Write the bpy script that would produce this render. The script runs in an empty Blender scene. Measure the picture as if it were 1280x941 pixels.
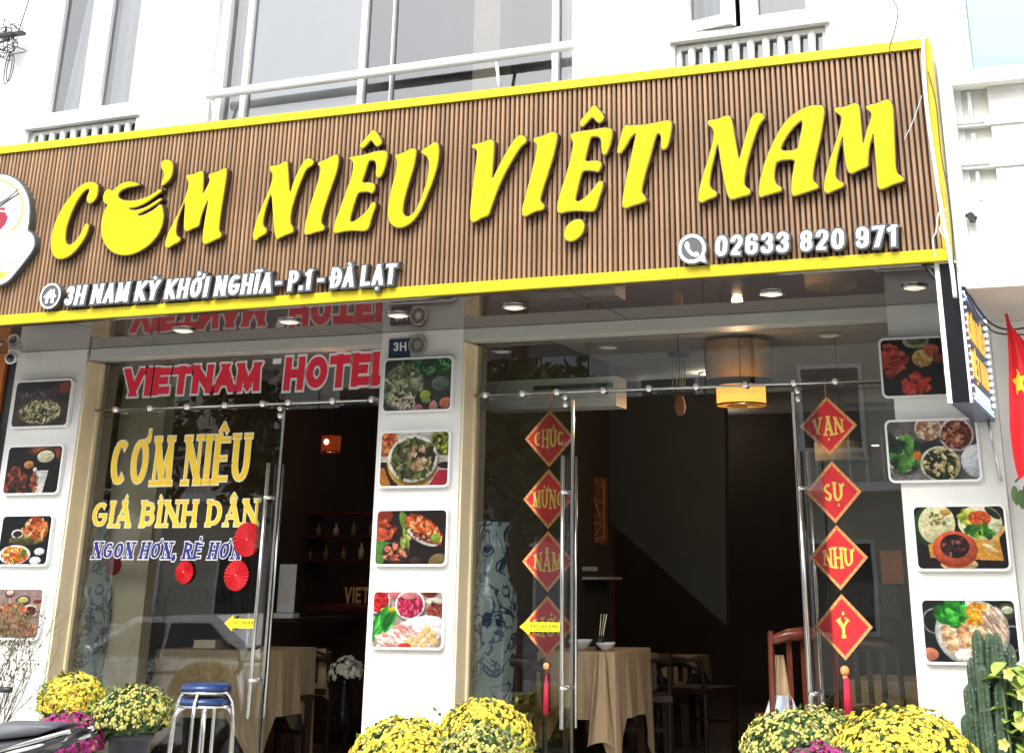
import bpy, bmesh, math, random
import numpy as np
from mathutils import Vector, Matrix
from mathutils.geometry import delaunay_2d_cdt, tessellate_polygon
R = math.radians
rnd = random.Random(7)
sc = bpy.context.scene
COL = sc.collection

# ---------------------------------------------------------------- camera
F_PX, YAW, PIT, ROL, CX, CY = 1874., R(-19.6), R(24.66), R(.08), 723., -136.
cam_pos = Vector((0, -9.6, 1.22))
_F = Vector((math.sin(YAW)*math.cos(PIT), math.cos(YAW)*math.cos(PIT), math.sin(PIT)))
_R = Vector((math.cos(YAW), -math.sin(YAW), 0)); _U = _R.cross(_F)
_A = _R*math.cos(ROL)+_U*math.sin(ROL); _B = _U*math.cos(ROL)-_R*math.sin(ROL)
cd = bpy.data.cameras.new('camera'); cam = bpy.data.objects.new('camera', cd); COL.objects.link(cam)
m = Matrix((_A, _B, -_F)).transposed().to_4x4(); m.translation = cam_pos; cam.matrix_world = m
cd.sensor_width = 36; cd.lens = F_PX/1280*36
cd.shift_x = (640-CX)/1280; cd.shift_y = -(470.5-CY)/1280
cd.clip_start = .05; cd.clip_end = 800
sc.camera = cam

# ---------------------------------------------------------------- world, sun, exposure
w = bpy.data.worlds.new('World'); sc.world = w; w.use_nodes = True
nt = w.node_tree; bg = nt.nodes['Background']
sky = nt.nodes.new('ShaderNodeTexSky'); sky.sky_type = 'NISHITA'; sky.sun_disc = False
SUN_EL, SUN_AZ = 50, 184          # azimuth clockwise from +Y: the sun stands behind the camera
sky.sun_elevation = R(SUN_EL); sky.sun_rotation = R(SUN_AZ); sky.air_density = 1.; sky.dust_density = 4; sky.ozone_density = 1
hs = nt.nodes.new('ShaderNodeHueSaturation'); hs.inputs['Saturation'].default_value = .28
nt.links.new(sky.outputs[0], hs.inputs['Color']); nt.links.new(hs.outputs[0], bg.inputs[0])
bg.inputs[1].default_value = .15
sd = bpy.data.lights.new('sun', 'SUN'); sun = bpy.data.objects.new('sun', sd); COL.objects.link(sun)
sd.energy = .85; sd.angle = R(32); sd.color = (1, .965, .91)
sdir = Vector((math.sin(R(SUN_AZ))*math.cos(R(SUN_EL)), math.cos(R(SUN_AZ))*math.cos(R(SUN_EL)), math.sin(R(SUN_EL))))
sun.rotation_euler = sdir.to_track_quat('Z', 'Y').to_euler()
sc.view_settings.view_transform = 'Standard'; sc.view_settings.look = 'None'
sc.view_settings.exposure = 1.57; sc.view_settings.gamma = 1; sc.view_settings.use_curve_mapping = False
sc.cycles.max_bounces = 8; sc.cycles.transparent_max_bounces = 24
sc.cycles.caustics_reflective = False; sc.cycles.caustics_refractive = False

# ---------------------------------------------------------------- planes of the place
def ray(px, py): return _F*F_PX+_A*(px-CX)-_B*(py-CY)
class Plane:
    """A vertical surface: origin, horizontal direction turned by th degrees; d is the distance out towards the street."""
    def __init__(s, x0, y0, th=0):
        s.o = Vector((x0, y0, 0)); t = R(th); s.u = Vector((math.cos(t), math.sin(t), 0)); s.n = Vector((math.sin(t), -math.cos(t), 0)); s.th = t
    def pt(s, u, z, d=0): return s.o+s.u*u+s.n*d+Vector((0, 0, z))
    def uz(s, px, py, d=0):
        r = ray(px, py); o = s.o+s.n*d; t = (o-cam_pos).dot(s.n)/r.dot(s.n); p = cam_pos+r*t
        return (p-s.o).dot(s.u), p.z
def floor_pt(px, py, z):
    r = ray(px, py); return cam_pos+r*((z-cam_pos.z)/r.z)
FR = Plane(0, 0)            # fronts of the pillars
GL = Plane(0, .2)           # glass of the shop front
SG = Plane(-3, -1.2, -1.7)  # front of the sign frame
UP = Plane(-.9, -1.05, -3.5)  # wall of the upper floor
IN = Plane(0, 0)

# ---------------------------------------------------------------- materials
def srgb(c):
    if isinstance(c, str): c = tuple(int(c[i:i+2], 16)/255 for i in (0, 2, 4))
    return tuple((x/12.92 if x <= .04045 else ((x+.055)/1.055)**2.4) for x in c)
def mat(name, col, rough=.5, metal=0, var=.0, scale=8, bump=0, bscale=60, spec=.5, emit=None, es=0, stretch=None, var2=None, ior=None):
    mt = bpy.data.materials.new(name); mt.use_nodes = True; n = mt.node_tree; b = n.nodes['Principled BSDF']
    b.inputs['Base Color'].default_value = (*col, 1); b.inputs['Roughness'].default_value = rough; b.inputs['Metallic'].default_value = metal
    b.inputs['Specular IOR Level'].default_value = spec
    if ior: b.inputs['IOR'].default_value = ior
    tc = n.nodes.new('ShaderNodeTexCoord'); src = tc.outputs['Object']
    if stretch:
        mp = n.nodes.new('ShaderNodeMapping'); mp.inputs['Scale'].default_value = stretch; n.links.new(src, mp.inputs[0]); src = mp.outputs[0]
    if var:
        nz = n.nodes.new('ShaderNodeTexNoise'); nz.inputs['Scale'].default_value = scale; nz.inputs['Detail'].default_value = 6; nz.inputs['Roughness'].default_value = .65
        n.links.new(src, nz.inputs['Vector'])
        cr = n.nodes.new('ShaderNodeValToRGB'); cr.color_ramp.elements[0].position = .3; cr.color_ramp.elements[1].position = .7
        c2 = var2 or tuple(max(0, c*(1-var)) for c in col); c1 = tuple(min(1, c*(1+var*.5)) for c in col)
        cr.color_ramp.elements[0].color = (*c2, 1); cr.color_ramp.elements[1].color = (*c1, 1)
        n.links.new(nz.outputs[0], cr.inputs[0]); n.links.new(cr.outputs[0], b.inputs['Base Color'])
    if bump:
        nb = n.nodes.new('ShaderNodeTexNoise'); nb.inputs['Scale'].default_value = bscale; nb.inputs['Detail'].default_value = 5
        n.links.new(src, nb.inputs['Vector']); bp = n.nodes.new('ShaderNodeBump'); bp.inputs['Strength'].default_value = bump; bp.inputs['Distance'].default_value = .02
        n.links.new(nb.outputs[0], bp.inputs['Height']); n.links.new(bp.outputs[0], b.inputs['Normal'])
    if emit: b.inputs['Emission Color'].default_value = (*emit, 1); b.inputs['Emission Strength'].default_value = es
    return mt
def glass_mat(name, tint=(.93, .96, .95), ior=1.6, rough=.0, wob=0, boost=1.):
    mt = bpy.data.materials.new(name); mt.use_nodes = True; n = mt.node_tree; n.nodes.remove(n.nodes['Principled BSDF']); out = n.nodes['Material Output']
    tr = n.nodes.new('ShaderNodeBsdfTransparent'); tr.inputs[0].default_value = (*tint, 1)
    gl = n.nodes.new('ShaderNodeBsdfGlossy'); gl.inputs['Roughness'].default_value = rough
    fr = n.nodes.new('ShaderNodeFresnel'); fr.inputs[0].default_value = ior; mx = n.nodes.new('ShaderNodeMixShader')
    mu = n.nodes.new('ShaderNodeMath'); mu.operation = 'MULTIPLY'; mu.inputs[1].default_value = boost; mu.use_clamp = True
    n.links.new(fr.outputs[0], mu.inputs[0]); n.links.new(mu.outputs[0], mx.inputs[0]); n.links.new(tr.outputs[0], mx.inputs[1]); n.links.new(gl.outputs[0], mx.inputs[2]); n.links.new(mx.outputs[0], out.inputs[0])
    if wob:
        nb = n.nodes.new('ShaderNodeTexNoise'); nb.inputs['Scale'].default_value = 1.2; bp = n.nodes.new('ShaderNodeBump'); bp.inputs['Strength'].default_value = wob; bp.inputs['Distance'].default_value = .02
        tc = n.nodes.new('ShaderNodeTexCoord'); n.links.new(tc.outputs['Object'], nb.inputs['Vector']); n.links.new(nb.outputs[0], bp.inputs['Height']); n.links.new(bp.outputs[0], gl.inputs['Normal'])
    return mt
M = {}
M['white'] = mat('white_paint', (.80, .80, .77), .55, var=.06, scale=3, bump=.15, bscale=90)
M['wall_up'] = mat('upper_wall_paint', (.70, .70, .68), .8, var=.24, scale=2.6, bump=.5, bscale=26)
M['stucco'] = mat('white_stucco', (.80, .80, .78), .9, var=.12, scale=14, bump=1., bscale=24)
M['pillar'] = mat('pillar_panel_paint', (.78, .78, .74), .35, var=.09, scale=1.6)
M['cream'] = mat('cream_trim', (.90, .76, .50), .5, var=.08, scale=5)
M['upvc'] = mat('white_window_frame', (.82, .83, .82), .35)
M['slat'] = mat('brown_slat', (.29, .172, .092), .45, var=.3, scale=3, stretch=(14, 14, .8), bump=.05)
_n = M['slat'].node_tree; _b = _n.nodes['Principled BSDF']; _l = _b.inputs['Base Color'].links[0].from_socket
_oi = _n.nodes.new('ShaderNodeObjectInfo'); _mr = _n.nodes.new('ShaderNodeMapRange'); _mr.inputs[3].default_value = .78; _mr.inputs[4].default_value = 1.15; _hv = _n.nodes.new('ShaderNodeHueSaturation')
_n.links.new(_oi.outputs['Random'], _mr.inputs[0]); _n.links.new(_mr.outputs[0], _hv.inputs['Value']); _n.links.new(_l, _hv.inputs['Color']); _n.links.new(_hv.outputs[0], _b.inputs['Base Color'])
M['slat_back'] = mat('dark_sign_back', (.018, .011, .008), .7, var=.2)
M['yellow'] = mat('yellow_letter_face', (.62, .50, .010), .42, var=.3, scale=1.6, spec=.15)
M['yframe'] = mat('yellow_frame_metal', (.60, .48, .012), .4, var=.2, scale=2.5, spec=.3, stretch=(1, 1, 3))
M['edge'] = mat('dark_letter_edge', (.045, .03, .022), .25, spec=.6)
M['gold_edge'] = mat('gold_rim', (.42, .27, .04), .35, metal=.3)
M['greyplate'] = mat('grey_letter_side', (.10, .105, .11), .28, metal=.3)
M['acrylic'] = mat('white_acrylic', (.83, .84, .84), .25)
M['soffit'] = mat('dark_glossy_soffit', (.075, .046, .038), .035, var=.2, scale=2, spec=1., ior=2.4)
M['soffit_joint'] = mat('soffit_joint', (.12, .11, .10), .4)
M['lintel'] = mat('pale_lintel', (.52, .52, .47), .4, var=.06, scale=4)
M['glass'] = glass_mat('shopfront_glass', wob=.03, boost=3.3)
M['glass_up'] = glass_mat('window_glass', tint=(.95, .97, .97), ior=1.7, wob=.05, boost=2.9)
M['glass_teal'] = mat('teal_glazing', (.11, .25, .26), .06, spec=.9, ior=1.8)
M['steel'] = mat('brushed_steel', (.62, .62, .60), .22, metal=1, var=.1, scale=30, stretch=(1, 1, .1))
M['chrome'] = mat('chrome', (.8, .8, .8), .08, metal=1)
M['black'] = mat('black_plastic', (.018, .018, .02), .4)
M['black_gloss'] = mat('black_gloss', (.012, .013, .016), .1)
M['red_vinyl'] = mat('red_vinyl', (.80, .02, .055), .4)
M['white_vinyl'] = mat('white_vinyl', (.8, .78, .76), .4)
M['gold_vinyl'] = mat('golden_vinyl', (.95, .62, .02), .4, var=.1, scale=9)
M['cream_vinyl'] = mat('cream_vinyl', (.85, .80, .55), .4)
M['blue_vinyl'] = mat('navy_vinyl', (.015, .025, .20), .4)
M['arrow'] = mat('yellow_arrow_vinyl', (.80, .74, .02), .4)
M['arrow_text'] = mat('brown_print', (.20, .13, .01), .5)
M['red_paper'] = mat('red_paper', (.60, .012, .022), .6, var=.15, scale=20)
M['banner_red'] = mat('banner_red', (.78, .016, .025), .5, var=.2, scale=16)
M['banner_gold'] = mat('banner_gold_border', (.88, .34, .12), .5, var=.35, scale=60)
M['banner_text'] = mat('banner_gold_text', (.92, .66, .12), .35)
M['tassel'] = mat('red_thread', (.50, .01, .05), .7, var=.3, scale=60, stretch=(6, 6, .4))
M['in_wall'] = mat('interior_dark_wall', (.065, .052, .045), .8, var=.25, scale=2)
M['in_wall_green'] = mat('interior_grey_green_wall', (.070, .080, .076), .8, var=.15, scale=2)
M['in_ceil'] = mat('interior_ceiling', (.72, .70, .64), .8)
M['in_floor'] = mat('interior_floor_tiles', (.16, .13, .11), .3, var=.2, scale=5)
M['in_beige'] = mat('interior_beige_column', (.85, .74, .52), .7, var=.1, scale=3)
M['maroon'] = mat('maroon_panel', (.13, .035, .03), .6, var=.25, scale=4)
M['mahogany'] = mat('mahogany_wood', (.16, .035, .018), .28, var=.35, scale=5, stretch=(8, 8, 1))
M['dark_wood'] = mat('dark_wood', (.05, .025, .016), .35, var=.35, scale=5, stretch=(8, 8, 1))
M['cloth'] = mat('beige_tablecloth', (.50, .36, .21), .85, var=.1, scale=6, bump=.3, bscale=14)
M['cloth_blue'] = mat('pale_blue_cloth', (.50, .56, .66), .85, bump=.3, bscale=14)
M['shade'] = mat('lit_orange_lampshade', (.75, .40, .10), .7, emit=(1, .42, .07), es=.55, var=.15, scale=8)
M['shade_dim'] = mat('unlit_lampshade', (.66, .52, .34), .7, var=.15, scale=8)
M['shade_red'] = mat('small_red_lampshade', (.30, .06, .02), .6, emit=(1, .12, .02), es=.05)
M['bulb'] = mat('lamp_bulb', (.9, .8, .6), .4, emit=(1, .62, .28), es=2.5)
M['led'] = mat('downlight_lens', (.95, .92, .85), .4, emit=(1, .93, .82), es=1.6)
M['led_off_glow'] = mat('downlight_opal_lens', (.85, .82, .74), .4, emit=(1, .9, .75), es=.22)  # unlit lens with a faint glow added to brighten it
M['led_white'] = mat('led_dot', (.9, .9, 1), .4, emit=(.8, .9, 1), es=1.)
M['led_yellow'] = mat('led_letter', (.9, .5, .1), .4, emit=(1, .50, .08), es=.3)
M['led_blue'] = mat('led_sign_blue_face', (.012, .035, .16), .3, var=.2, scale=20)
M['led_line'] = mat('led_line', (.6, .8, 1), .4, emit=(.45, .75, 1), es=.7)
M['navy_plate'] = mat('navy_enamel', (.012, .03, .075), .3)
M['brass'] = mat('old_brass', (.45, .40, .28), .35, metal=.6, var=.3, scale=40)
M['asphalt'] = mat('pale_bounce_asphalt', (.25, .25, .24), .9, var=.3, scale=20, bump=.4, bscale=120)  # unseen street and pavement toned pale to bounce light under the soffit
M['paving'] = mat('pale_pavement_tiles', (.62, .61, .57), .85, var=.25, scale=6, bump=.3)
M['kerb'] = mat('kerb_stone', (.32, .31, .29), .85, var=.2, scale=8)
M['roadpaint'] = mat('road_marking', (.7, .7, .68), .7, var=.2, scale=30)
M['leaf'] = mat('foliage_green', (.05, .105, .028), .6, var=.45, scale=14)
M['leaf_lt'] = mat('light_green_leaf', (.30, .42, .07), .5, var=.35, scale=16)
M['cactus'] = mat('cactus_green', (.045, .085, .045), .6, var=.55, scale=22, bump=.6, bscale=70)
M['spine'] = mat('cactus_areole', (.45, .45, .36), .8)
M['petal_y'] = mat('yellow_petals', (.74, .59, .06), .6, var=.45, scale=30)
M['petal_b'] = mat('pale_yellow_buds', (.56, .52, .13), .6, var=.3, scale=30)
M['petal_p'] = mat('purple_petals', (.36, .018, .17), .6, var=.4, scale=24)
M['faded'] = mat('faded_petals', (.30, .17, .05), .8, var=.4, scale=30); M['leaf_mid'] = mat('mid_green_leaf', (.10, .18, .04), .6, var=.4, scale=20)
M['pot'] = mat('grey_plastic_pot', (.045, .05, .06), .45)
M['twig'] = mat('dry_twig', (.095, .075, .045), .8, var=.3, scale=40)
M['stool_blue'] = mat('blue_vinyl_seat', (.012, .035, .13), .3, var=.15, scale=8)
M['flag_red'] = mat('flag_red_cloth', (.72, .012, .02), .6, var=.12, scale=10)
M['flag_star'] = mat('flag_yellow_star', (.85, .65, .03), .6)
M['orange'] = mat('orange_panel', (.55, .16, .02), .5, var=.2, scale=6)
M['purple_red'] = mat('dark_red_frame', (.25, .012, .05), .4)
M['teal_poster'] = mat('pale_teal_poster', (.45, .62, .58), .4, var=.2, scale=9)
M['beige_soffit'] = mat('beige_soffit', (.50, .46, .40), .6, var=.15, scale=3)
M['wire'] = mat('black_cable', (.02, .02, .02), .5)
M['conduit'] = mat('white_conduit', (.70, .70, .68), .4, var=.2, scale=14, stretch=(1, 1, 3))
M['curtain'] = mat('white_sheer_curtain', (.76, .78, .78), .85, var=.08, scale=5)
M['sky_reflection_blue'] = mat('painted_sky_reflection', (.88, .91, .96), .8, var=.06, scale=1.5)  # reflected sky put into the colour of the sheet
M['room'] = mat('upstairs_grey_wall', (.36, .38, .34), .9, var=.1, scale=2)
M['tan'] = mat('tan_column', (.62, .50, .36), .7, var=.15, scale=4)
M['car_white'] = mat('white_car_paint', (.78, .79, .80), .12, spec=.6)
M['car_glass'] = mat('dark_car_glass', (.02, .025, .03), .05, spec=.8)
M['rubber'] = mat('black_rubber', (.02, .02, .02), .8)
M['scooter'] = mat('graphite_scooter_paint', (.045, .048, .055), .18, spec=.6)
M['scooter_seat'] = mat('grey_seat_vinyl', (.09, .095, .11), .45, bump=.2, bscale=200)
M['opp'] = mat('opposite_cream_wall', (.62, .60, .52), .85, var=.25, scale=1.2)
M['opp2'] = mat('opposite_grey_wall', (.45, .46, .47), .85, var=.25, scale=1.2)
M['opp_dark'] = mat('opposite_window', (.03, .035, .04), .15)
M['roof'] = mat('roof_tiles', (.22, .07, .045), .8, var=.3, scale=6)
M['bark'] = mat('tree_bark', (.10, .075, .05), .9, var=.3, scale=10, bump=.6, bscale=20)
M['ac'] = mat('ivory_plastic', (.62, .62, .56), .35)

# ---------------------------------------------------------------- mesh helpers
def link(o, parent=None):
    COL.objects.link(o)
    if parent is not None: o.parent = parent
    return o
def mesh_obj(name, verts, faces, material, parent=None, smooth=False, mats=None, fm=None):
    me = bpy.data.meshes.new(name); me.from_pydata([tuple(v) for v in verts], [], faces); me.validate(); me.update()
    for x in (mats or [material]): me.materials.append(x)
    if fm:
        for p, i in zip(me.polygons, fm): p.material_index = i
    if smooth:
        for p in me.polygons: p.use_smooth = True
    return link(bpy.data.objects.new(name, me), parent)
def thing(name, label, cat, loc=(0, 0, 0), group=None):
    o = bpy.data.objects.new(name, None); o.empty_display_size = .1; COL.objects.link(o); o.location = loc
    o['label'] = label; o['category'] = cat
    if group: o['group'] = group
    return o
def tag(o, label, cat, group=None):
    o['label'] = label; o['category'] = cat
    if group: o['group'] = group
    return o
class MB:
    def __init__(s, org=(0, 0, 0)): s.v = []; s.f = []; s.o = Vector(org)
    def add(s, vs, fs):
        b = len(s.v); s.v += [Vector(v)-s.o for v in vs]; s.f += [tuple(b+i for i in f) for f in fs]; return s
    def box(s, x0, x1, y0, y1, z0, z1):
        return s.add([(x, y, z) for z in (z0, z1) for y in (y0, y1) for x in (x0, x1)], [(0, 2, 3, 1), (4, 5, 7, 6), (0, 1, 5, 4), (2, 6, 7, 3), (0, 4, 6, 2), (1, 3, 7, 5)])
    def pbox(s, P, u0, u1, z0, z1, d0, d1):
        return s.add([P.pt(u, z, d) for z in (z0, z1) for d in (d1, d0) for u in (u0, u1)], [(0, 2, 3, 1), (4, 5, 7, 6), (0, 1, 5, 4), (2, 6, 7, 3), (0, 4, 6, 2), (1, 3, 7, 5)])
    def tube(s, pts, r, n=8, cap=True):
        pts = [Vector(p) for p in pts]; rs = r if isinstance(r, (list, tuple)) else [r]*len(pts); vs = []; fs = []
        prev = None
        for i, p in enumerate(pts):
            t = (pts[min(i+1, len(pts)-1)]-pts[max(i-1, 0)]).normalized()
            if prev is None: a = t.orthogonal().normalized()
            else: a = (prev-t*prev.dot(t)).normalized()
            prev = a; b = t.cross(a)
            vs += [p+(a*math.cos(k*2*math.pi/n)+b*math.sin(k*2*math.pi/n))*rs[i] for k in range(n)]
        for i in range(len(pts)-1):
            for k in range(n): fs.append((i*n+k, i*n+(k+1) % n, (i+1)*n+(k+1) % n, (i+1)*n+k))
        if cap: fs.append(tuple(range(n-1, -1, -1))); fs.append(tuple(range((len(pts)-1)*n, len(pts)*n)))
        return s.add(vs, fs)
    def lathe(s, prof, c, n=24, sx=1, sy=1):
        vs = [(c[0]+r*sx*math.cos(k*2*math.pi/n), c[1]+r*sy*math.sin(k*2*math.pi/n), c[2]+z) for r, z in prof for k in range(n)]
        fs = [(i*n+k, i*n+(k+1) % n, (i+1)*n+(k+1) % n, (i+1)*n+k) for i in range(len(prof)-1) for k in range(n)]
        if prof[0][0] > 1e-4: fs.append(tuple(range(n-1, -1, -1)))
        if prof[-1][0] > 1e-4: fs.append(tuple(range((len(prof)-1)*n, len(prof)*n)))
        return s.add(vs, fs)
    def ball(s, c, r, n=10, m=6, sz=1):
        return s.lathe([(max(1e-5, r*math.cos(a)), r*sz*math.sin(a)) for a in [(-.5+i/m)*math.pi for i in range(m+1)]], c, n)
    def done(s, name, material, parent=None, smooth=False):
        o = mesh_obj(name, s.v, s.f, material, parent, smooth)
        o.location = s.o if parent is None else s.o-Vector(parent.location) if parent.type == 'EMPTY' and parent.parent is None else s.o
        if parent is not None and not (parent.type == 'EMPTY' and parent.parent is None): o.location = (0, 0, 0)
        return o
def part(name, material, parent, fn, smooth=False):
    """a part whose geometry is given in world coordinates"""
    b = MB(); fn(b); base = world_loc(parent)
    return mesh_obj(name, [v-base for v in b.v], b.f, material, parent, smooth)
def world_loc(o):
    v = Vector((0, 0, 0))
    while o is not None: v += Vector(o.location); o = o.parent
    return v
def solo(name, material, fn, label, cat, group=None, loc=None, smooth=False):
    b = MB(); fn(b); c = Vector(loc) if loc else sum(b.v, Vector())/len(b.v)
    o = mesh_obj(name, [v-c for v in b.v], b.f, material, None, smooth); o.location = c
    return tag(o, label, cat, group)
def struct(name, material, fn):
    b = MB(); fn(b); o = mesh_obj(name, b.v, b.f, material); o['kind'] = 'structure'; return o
def cdt(polys):
    """union of overlapping 2D polygons as triangles + boundary edges"""
    vs = []; fs = []
    for p in polys:
        a = sum(p[i][0]*p[(i+1) % len(p)][1]-p[(i+1) % len(p)][0]*p[i][1] for i in range(len(p)))
        if abs(a) < 1e-9: continue
        if a < 0: p = p[::-1]
        fs.append(list(range(len(vs), len(vs)+len(p)))); vs += [Vector(q) for q in p]
    ov, oe, of, _, _, ofo = delaunay_2d_cdt(vs, [], fs, 0, 1e-6, True)
    tris = [tuple(f) for f, src in zip(of, ofo) if len(src)]
    return ov, tris
def sheet2d(ov, tris, tf, d0, d1, name, material, parent, base):
    """2D triangles -> slab from depth d0 to d1 (flat sheet when equal); tf(x,y,d) gives world points"""
    vs = [tf(v[0], v[1], d1)-base for v in ov]; fs = list(tris)
    if d1 != d0:
        n = len(vs); vs += [tf(v[0], v[1], d0)-base for v in ov]
        cnt = {}
        for t in tris:
            for i in range(len(t)):
                e = (t[i], t[(i+1) % len(t)]); cnt[e] = cnt.get(e, 0)+1
        for (a, b) in cnt:
            if (b, a) not in cnt: fs.append((a, n+a, n+b, b))
    used = sorted({i for f in fs for i in f}); mp = {j: i for i, j in enumerate(used)}
    return mesh_obj(name, [vs[i] for i in used], [tuple(mp[i] for i in f) for f in fs], material, parent)
def offset_poly(p, r):
    """grow a simple polygon by r along vertex normals"""
    a = sum(p[i][0]*p[(i+1) % len(p)][1]-p[(i+1) % len(p)][0]*p[i][1] for i in range(len(p))); sgn = 1 if a > 0 else -1
    out = []
    for i in range(len(p)):
        a0 = Vector(p[i-1]); b0 = Vector(p[i]); c0 = Vector(p[(i+1) % len(p)])
        e1 = (b0-a0); e2 = (c0-b0)
        if e1.length < 1e-9 or e2.length < 1e-9: out.append(tuple(b0)); continue
        n1 = Vector((e1.y, -e1.x)).normalized()*sgn; n2 = Vector((e2.y, -e2.x)).normalized()*sgn
        nn = n1+n2; nn = nn.normalized() if nn.length > 1e-6 else n1
        k = 1/max(.5, nn.dot(n1)); out.append((b0.x+nn.x*r*k, b0.y+nn.y*r*k))
    return out
def smooth_poly(p, it=1):
    """round a traced outline with one corner-cutting pass"""
    for _ in range(it):
        q = []
        for i in range(len(p)):
            a = Vector(p[i]); b = Vector(p[(i+1) % len(p)]); q += [tuple(a*.78+b*.22), tuple(a*.22+b*.78)]
        p = q
    return p
def tess(outer, holes=()):
    loops = [[Vector((x, y, 0)) for x, y in outer]]+[[Vector((x, y, 0)) for x, y in h] for h in holes]
    flat = [v for l in loops for v in l]; tr = tessellate_polygon(loops); res = []
    for t in tr:
        a, b, c = (flat[i] for i in t); ar = (b-a).cross(c-a).z
        res.append(tuple(t) if ar > 0 else (t[0], t[2], t[1]))
    return [(v.x, v.y) for v in flat], res

# ---------------------------------------------------------------- a small stroke alphabet
def arc(cx, cy, rx, ry, a0, a1, n=10): return [(cx+rx*math.cos(R(a0+(a1-a0)*i/n)), cy+ry*math.sin(R(a0+(a1-a0)*i/n))) for i in range(n+1)]
def rrect(x0, x1, y0, y1, r, start='all'):
    """rounded rectangle outline, counter-clockwise from the right middle"""
    rx = min(r, (x1-x0)/2); ry = min(r*.7, (y1-y0)/2)
    return [(x1, (y0+y1)/2)]+arc(x1-rx, y1-ry, rx, ry, 0, 90, 4)+arc(x0+rx, y1-ry, rx, ry, 90, 180, 4)+arc(x0+rx, y0+ry, rx, ry, 180, 270, 4)+arc(x1-rx, y0+ry, rx, ry, 270, 360, 4)+[(x1, (y0+y1)/2)]
O_ = arc(.5, .5, .5, .5, 0, 360, 20)
GLY = {
 'A': (1., [[(0, 0), (.5, 1)], [(.5, 1), (1, 0)], [(.17, .30), (.83, .30)]]),
 'B': (.9, [[(0, 0), (0, 1)], [(0, 1), (.5, 1)]+arc(.5, .765, .42, .235, 90, -90, 8)+[(0, .53)], [(0, .53), (.55, .53)]+arc(.55, .265, .45, .265, 90, -90, 8)+[(0, 0)]]),
 'C': (.95, [arc(.55, .5, .55, .5, 48, 312, 18)]),
 'D': (.95, [[(0, 0), (0, 1)], [(0, 1), (.42, 1)]+arc(.42, .5, .58, .5, 90, -90, 12)+[(0, 0)]]),
 'Đ': (.95, [[(0, 0), (0, 1)], [(0, 1), (.42, 1)]+arc(.42, .5, .58, .5, 90, -90, 12)+[(0, 0)], [(-.22, .5), (.35, .5)]]),
 'E': (.8, [[(0, 0), (0, 1)], [(0, 1), (1, 1)], [(0, .52), (.8, .52)], [(0, 0), (1, 0)]]),
 'G': (1., [arc(.55, .5, .55, .5, 48, 325, 18)+[(1, .45)], [(1, .45), (.6, .45)]]),
 'H': (.95, [[(0, 0), (0, 1)], [(1, 0), (1, 1)], [(0, .5), (1, .5)]]),
 'I': (.0, [[(0, 0), (0, 1)]]),
 'K': (.95, [[(0, 0), (0, 1)], [(0, .42), (.95, 1)], [(.28, .58), (1, 0)]]),
 'L': (.8, [[(0, 0), (0, 1)], [(0, 0), (1, 0)]]),
 'M': (1.25, [[(0, 0), (.06, 1)], [(.06, 1), (.5, .08)], [(.5, .08), (.94, 1)], [(.94, 1), (1, 0)]]),
 'N': (1., [[(0, 0), (0, 1)], [(0, 1), (1, 0)], [(1, 0), (1, 1)]]),
 'O': (1., [O_]),
 'P': (.85, [[(0, 0), (0, 1)], [(0, 1), (.5, 1)]+arc(.5, .73, .5, .27, 90, -90, 8)+[(0, .46)]]),
 'R': (.9, [[(0, 0), (0, 1)], [(0, 1), (.5, 1)]+arc(.5, .74, .45, .26, 90, -90, 8)+[(0, .48)], [(.45, .48), (1, 0)]]),
 'S': (.8, [arc(.5, .76, .48, .24, 35, 235, 9)[:-1]+[(.3, .57), (.7, .43)]+arc(.5, .25, .5, .25, 55, -145, 9)[1:]]),
 'T': (.95, [[(.5, 0), (.5, 1)], [(0, 1), (1, 1)]]),
 'U': (.95, [[(0, 1), (0, .4)]+arc(.5, .4, .5, .4, 180, 360, 10)+[(1, 1)]]),
 'V': (1., [[(0, 1), (.5, 0)], [(.5, 0), (1, 1)]]),
 'Y': (1., [[(0, 1), (.5, .45)], [(1, 1), (.5, .45)], [(.5, .5), (.5, 0)]]),
 '0': (.62, [rrect(0, 1, 0, 1, .5)]),
 '1': (.25, [[(1, 0), (1, 1)], [(1, 1), (-.2, .86)]]),
 '2': (.62, [[(0, .7)]+arc(.5, .78, .5, .22, 180, 0, 8)+[(1, .62), (.05, .02), (1, 0)]]),
 '3': (.62, [[(0, .78)]+arc(.5, .8, .48, .2, 180, 0, 7)+[(.98, .65), (.6, .53), (.98, .42), (1, .25)]+arc(.5, .2, .5, .2, 0, -180, 7)+[(0, .24)]]),
 '6': (.62, [[(1, .76)]+arc(.5, .8, .5, .2, 0, 180, 8)+[(0, .2)]+arc(.5, .2, .5, .2, 180, 360, 8)+[(1, .38)]+arc(.5, .38, .5, .18, 0, 180, 8)]),
 '7': (.6, [[(0, 1), (1, 1)], [(1, 1), (.35, 0)]]),
 '8': (.62, [rrect(.03, .97, .52, 1, .5), rrect(0, 1, 0, .52, .5)]),
 '9': (.62, [[(0, .24)]+arc(.5, .2, .5, .2, 180, 360, 8)+[(1, .8)]+arc(.5, .8, .5, .2, 0, 180, 8)+[(0, .62)]+arc(.5, .62, .5, .18, 180, 360, 8)]),
 '-': (.4, [[(0, .42), (1, .42)]]), '.': (.0, [[(0, 0), (0, .02)]]), ',': (.0, [[(0, .03), (-.1, -.15)]]),
}
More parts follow.
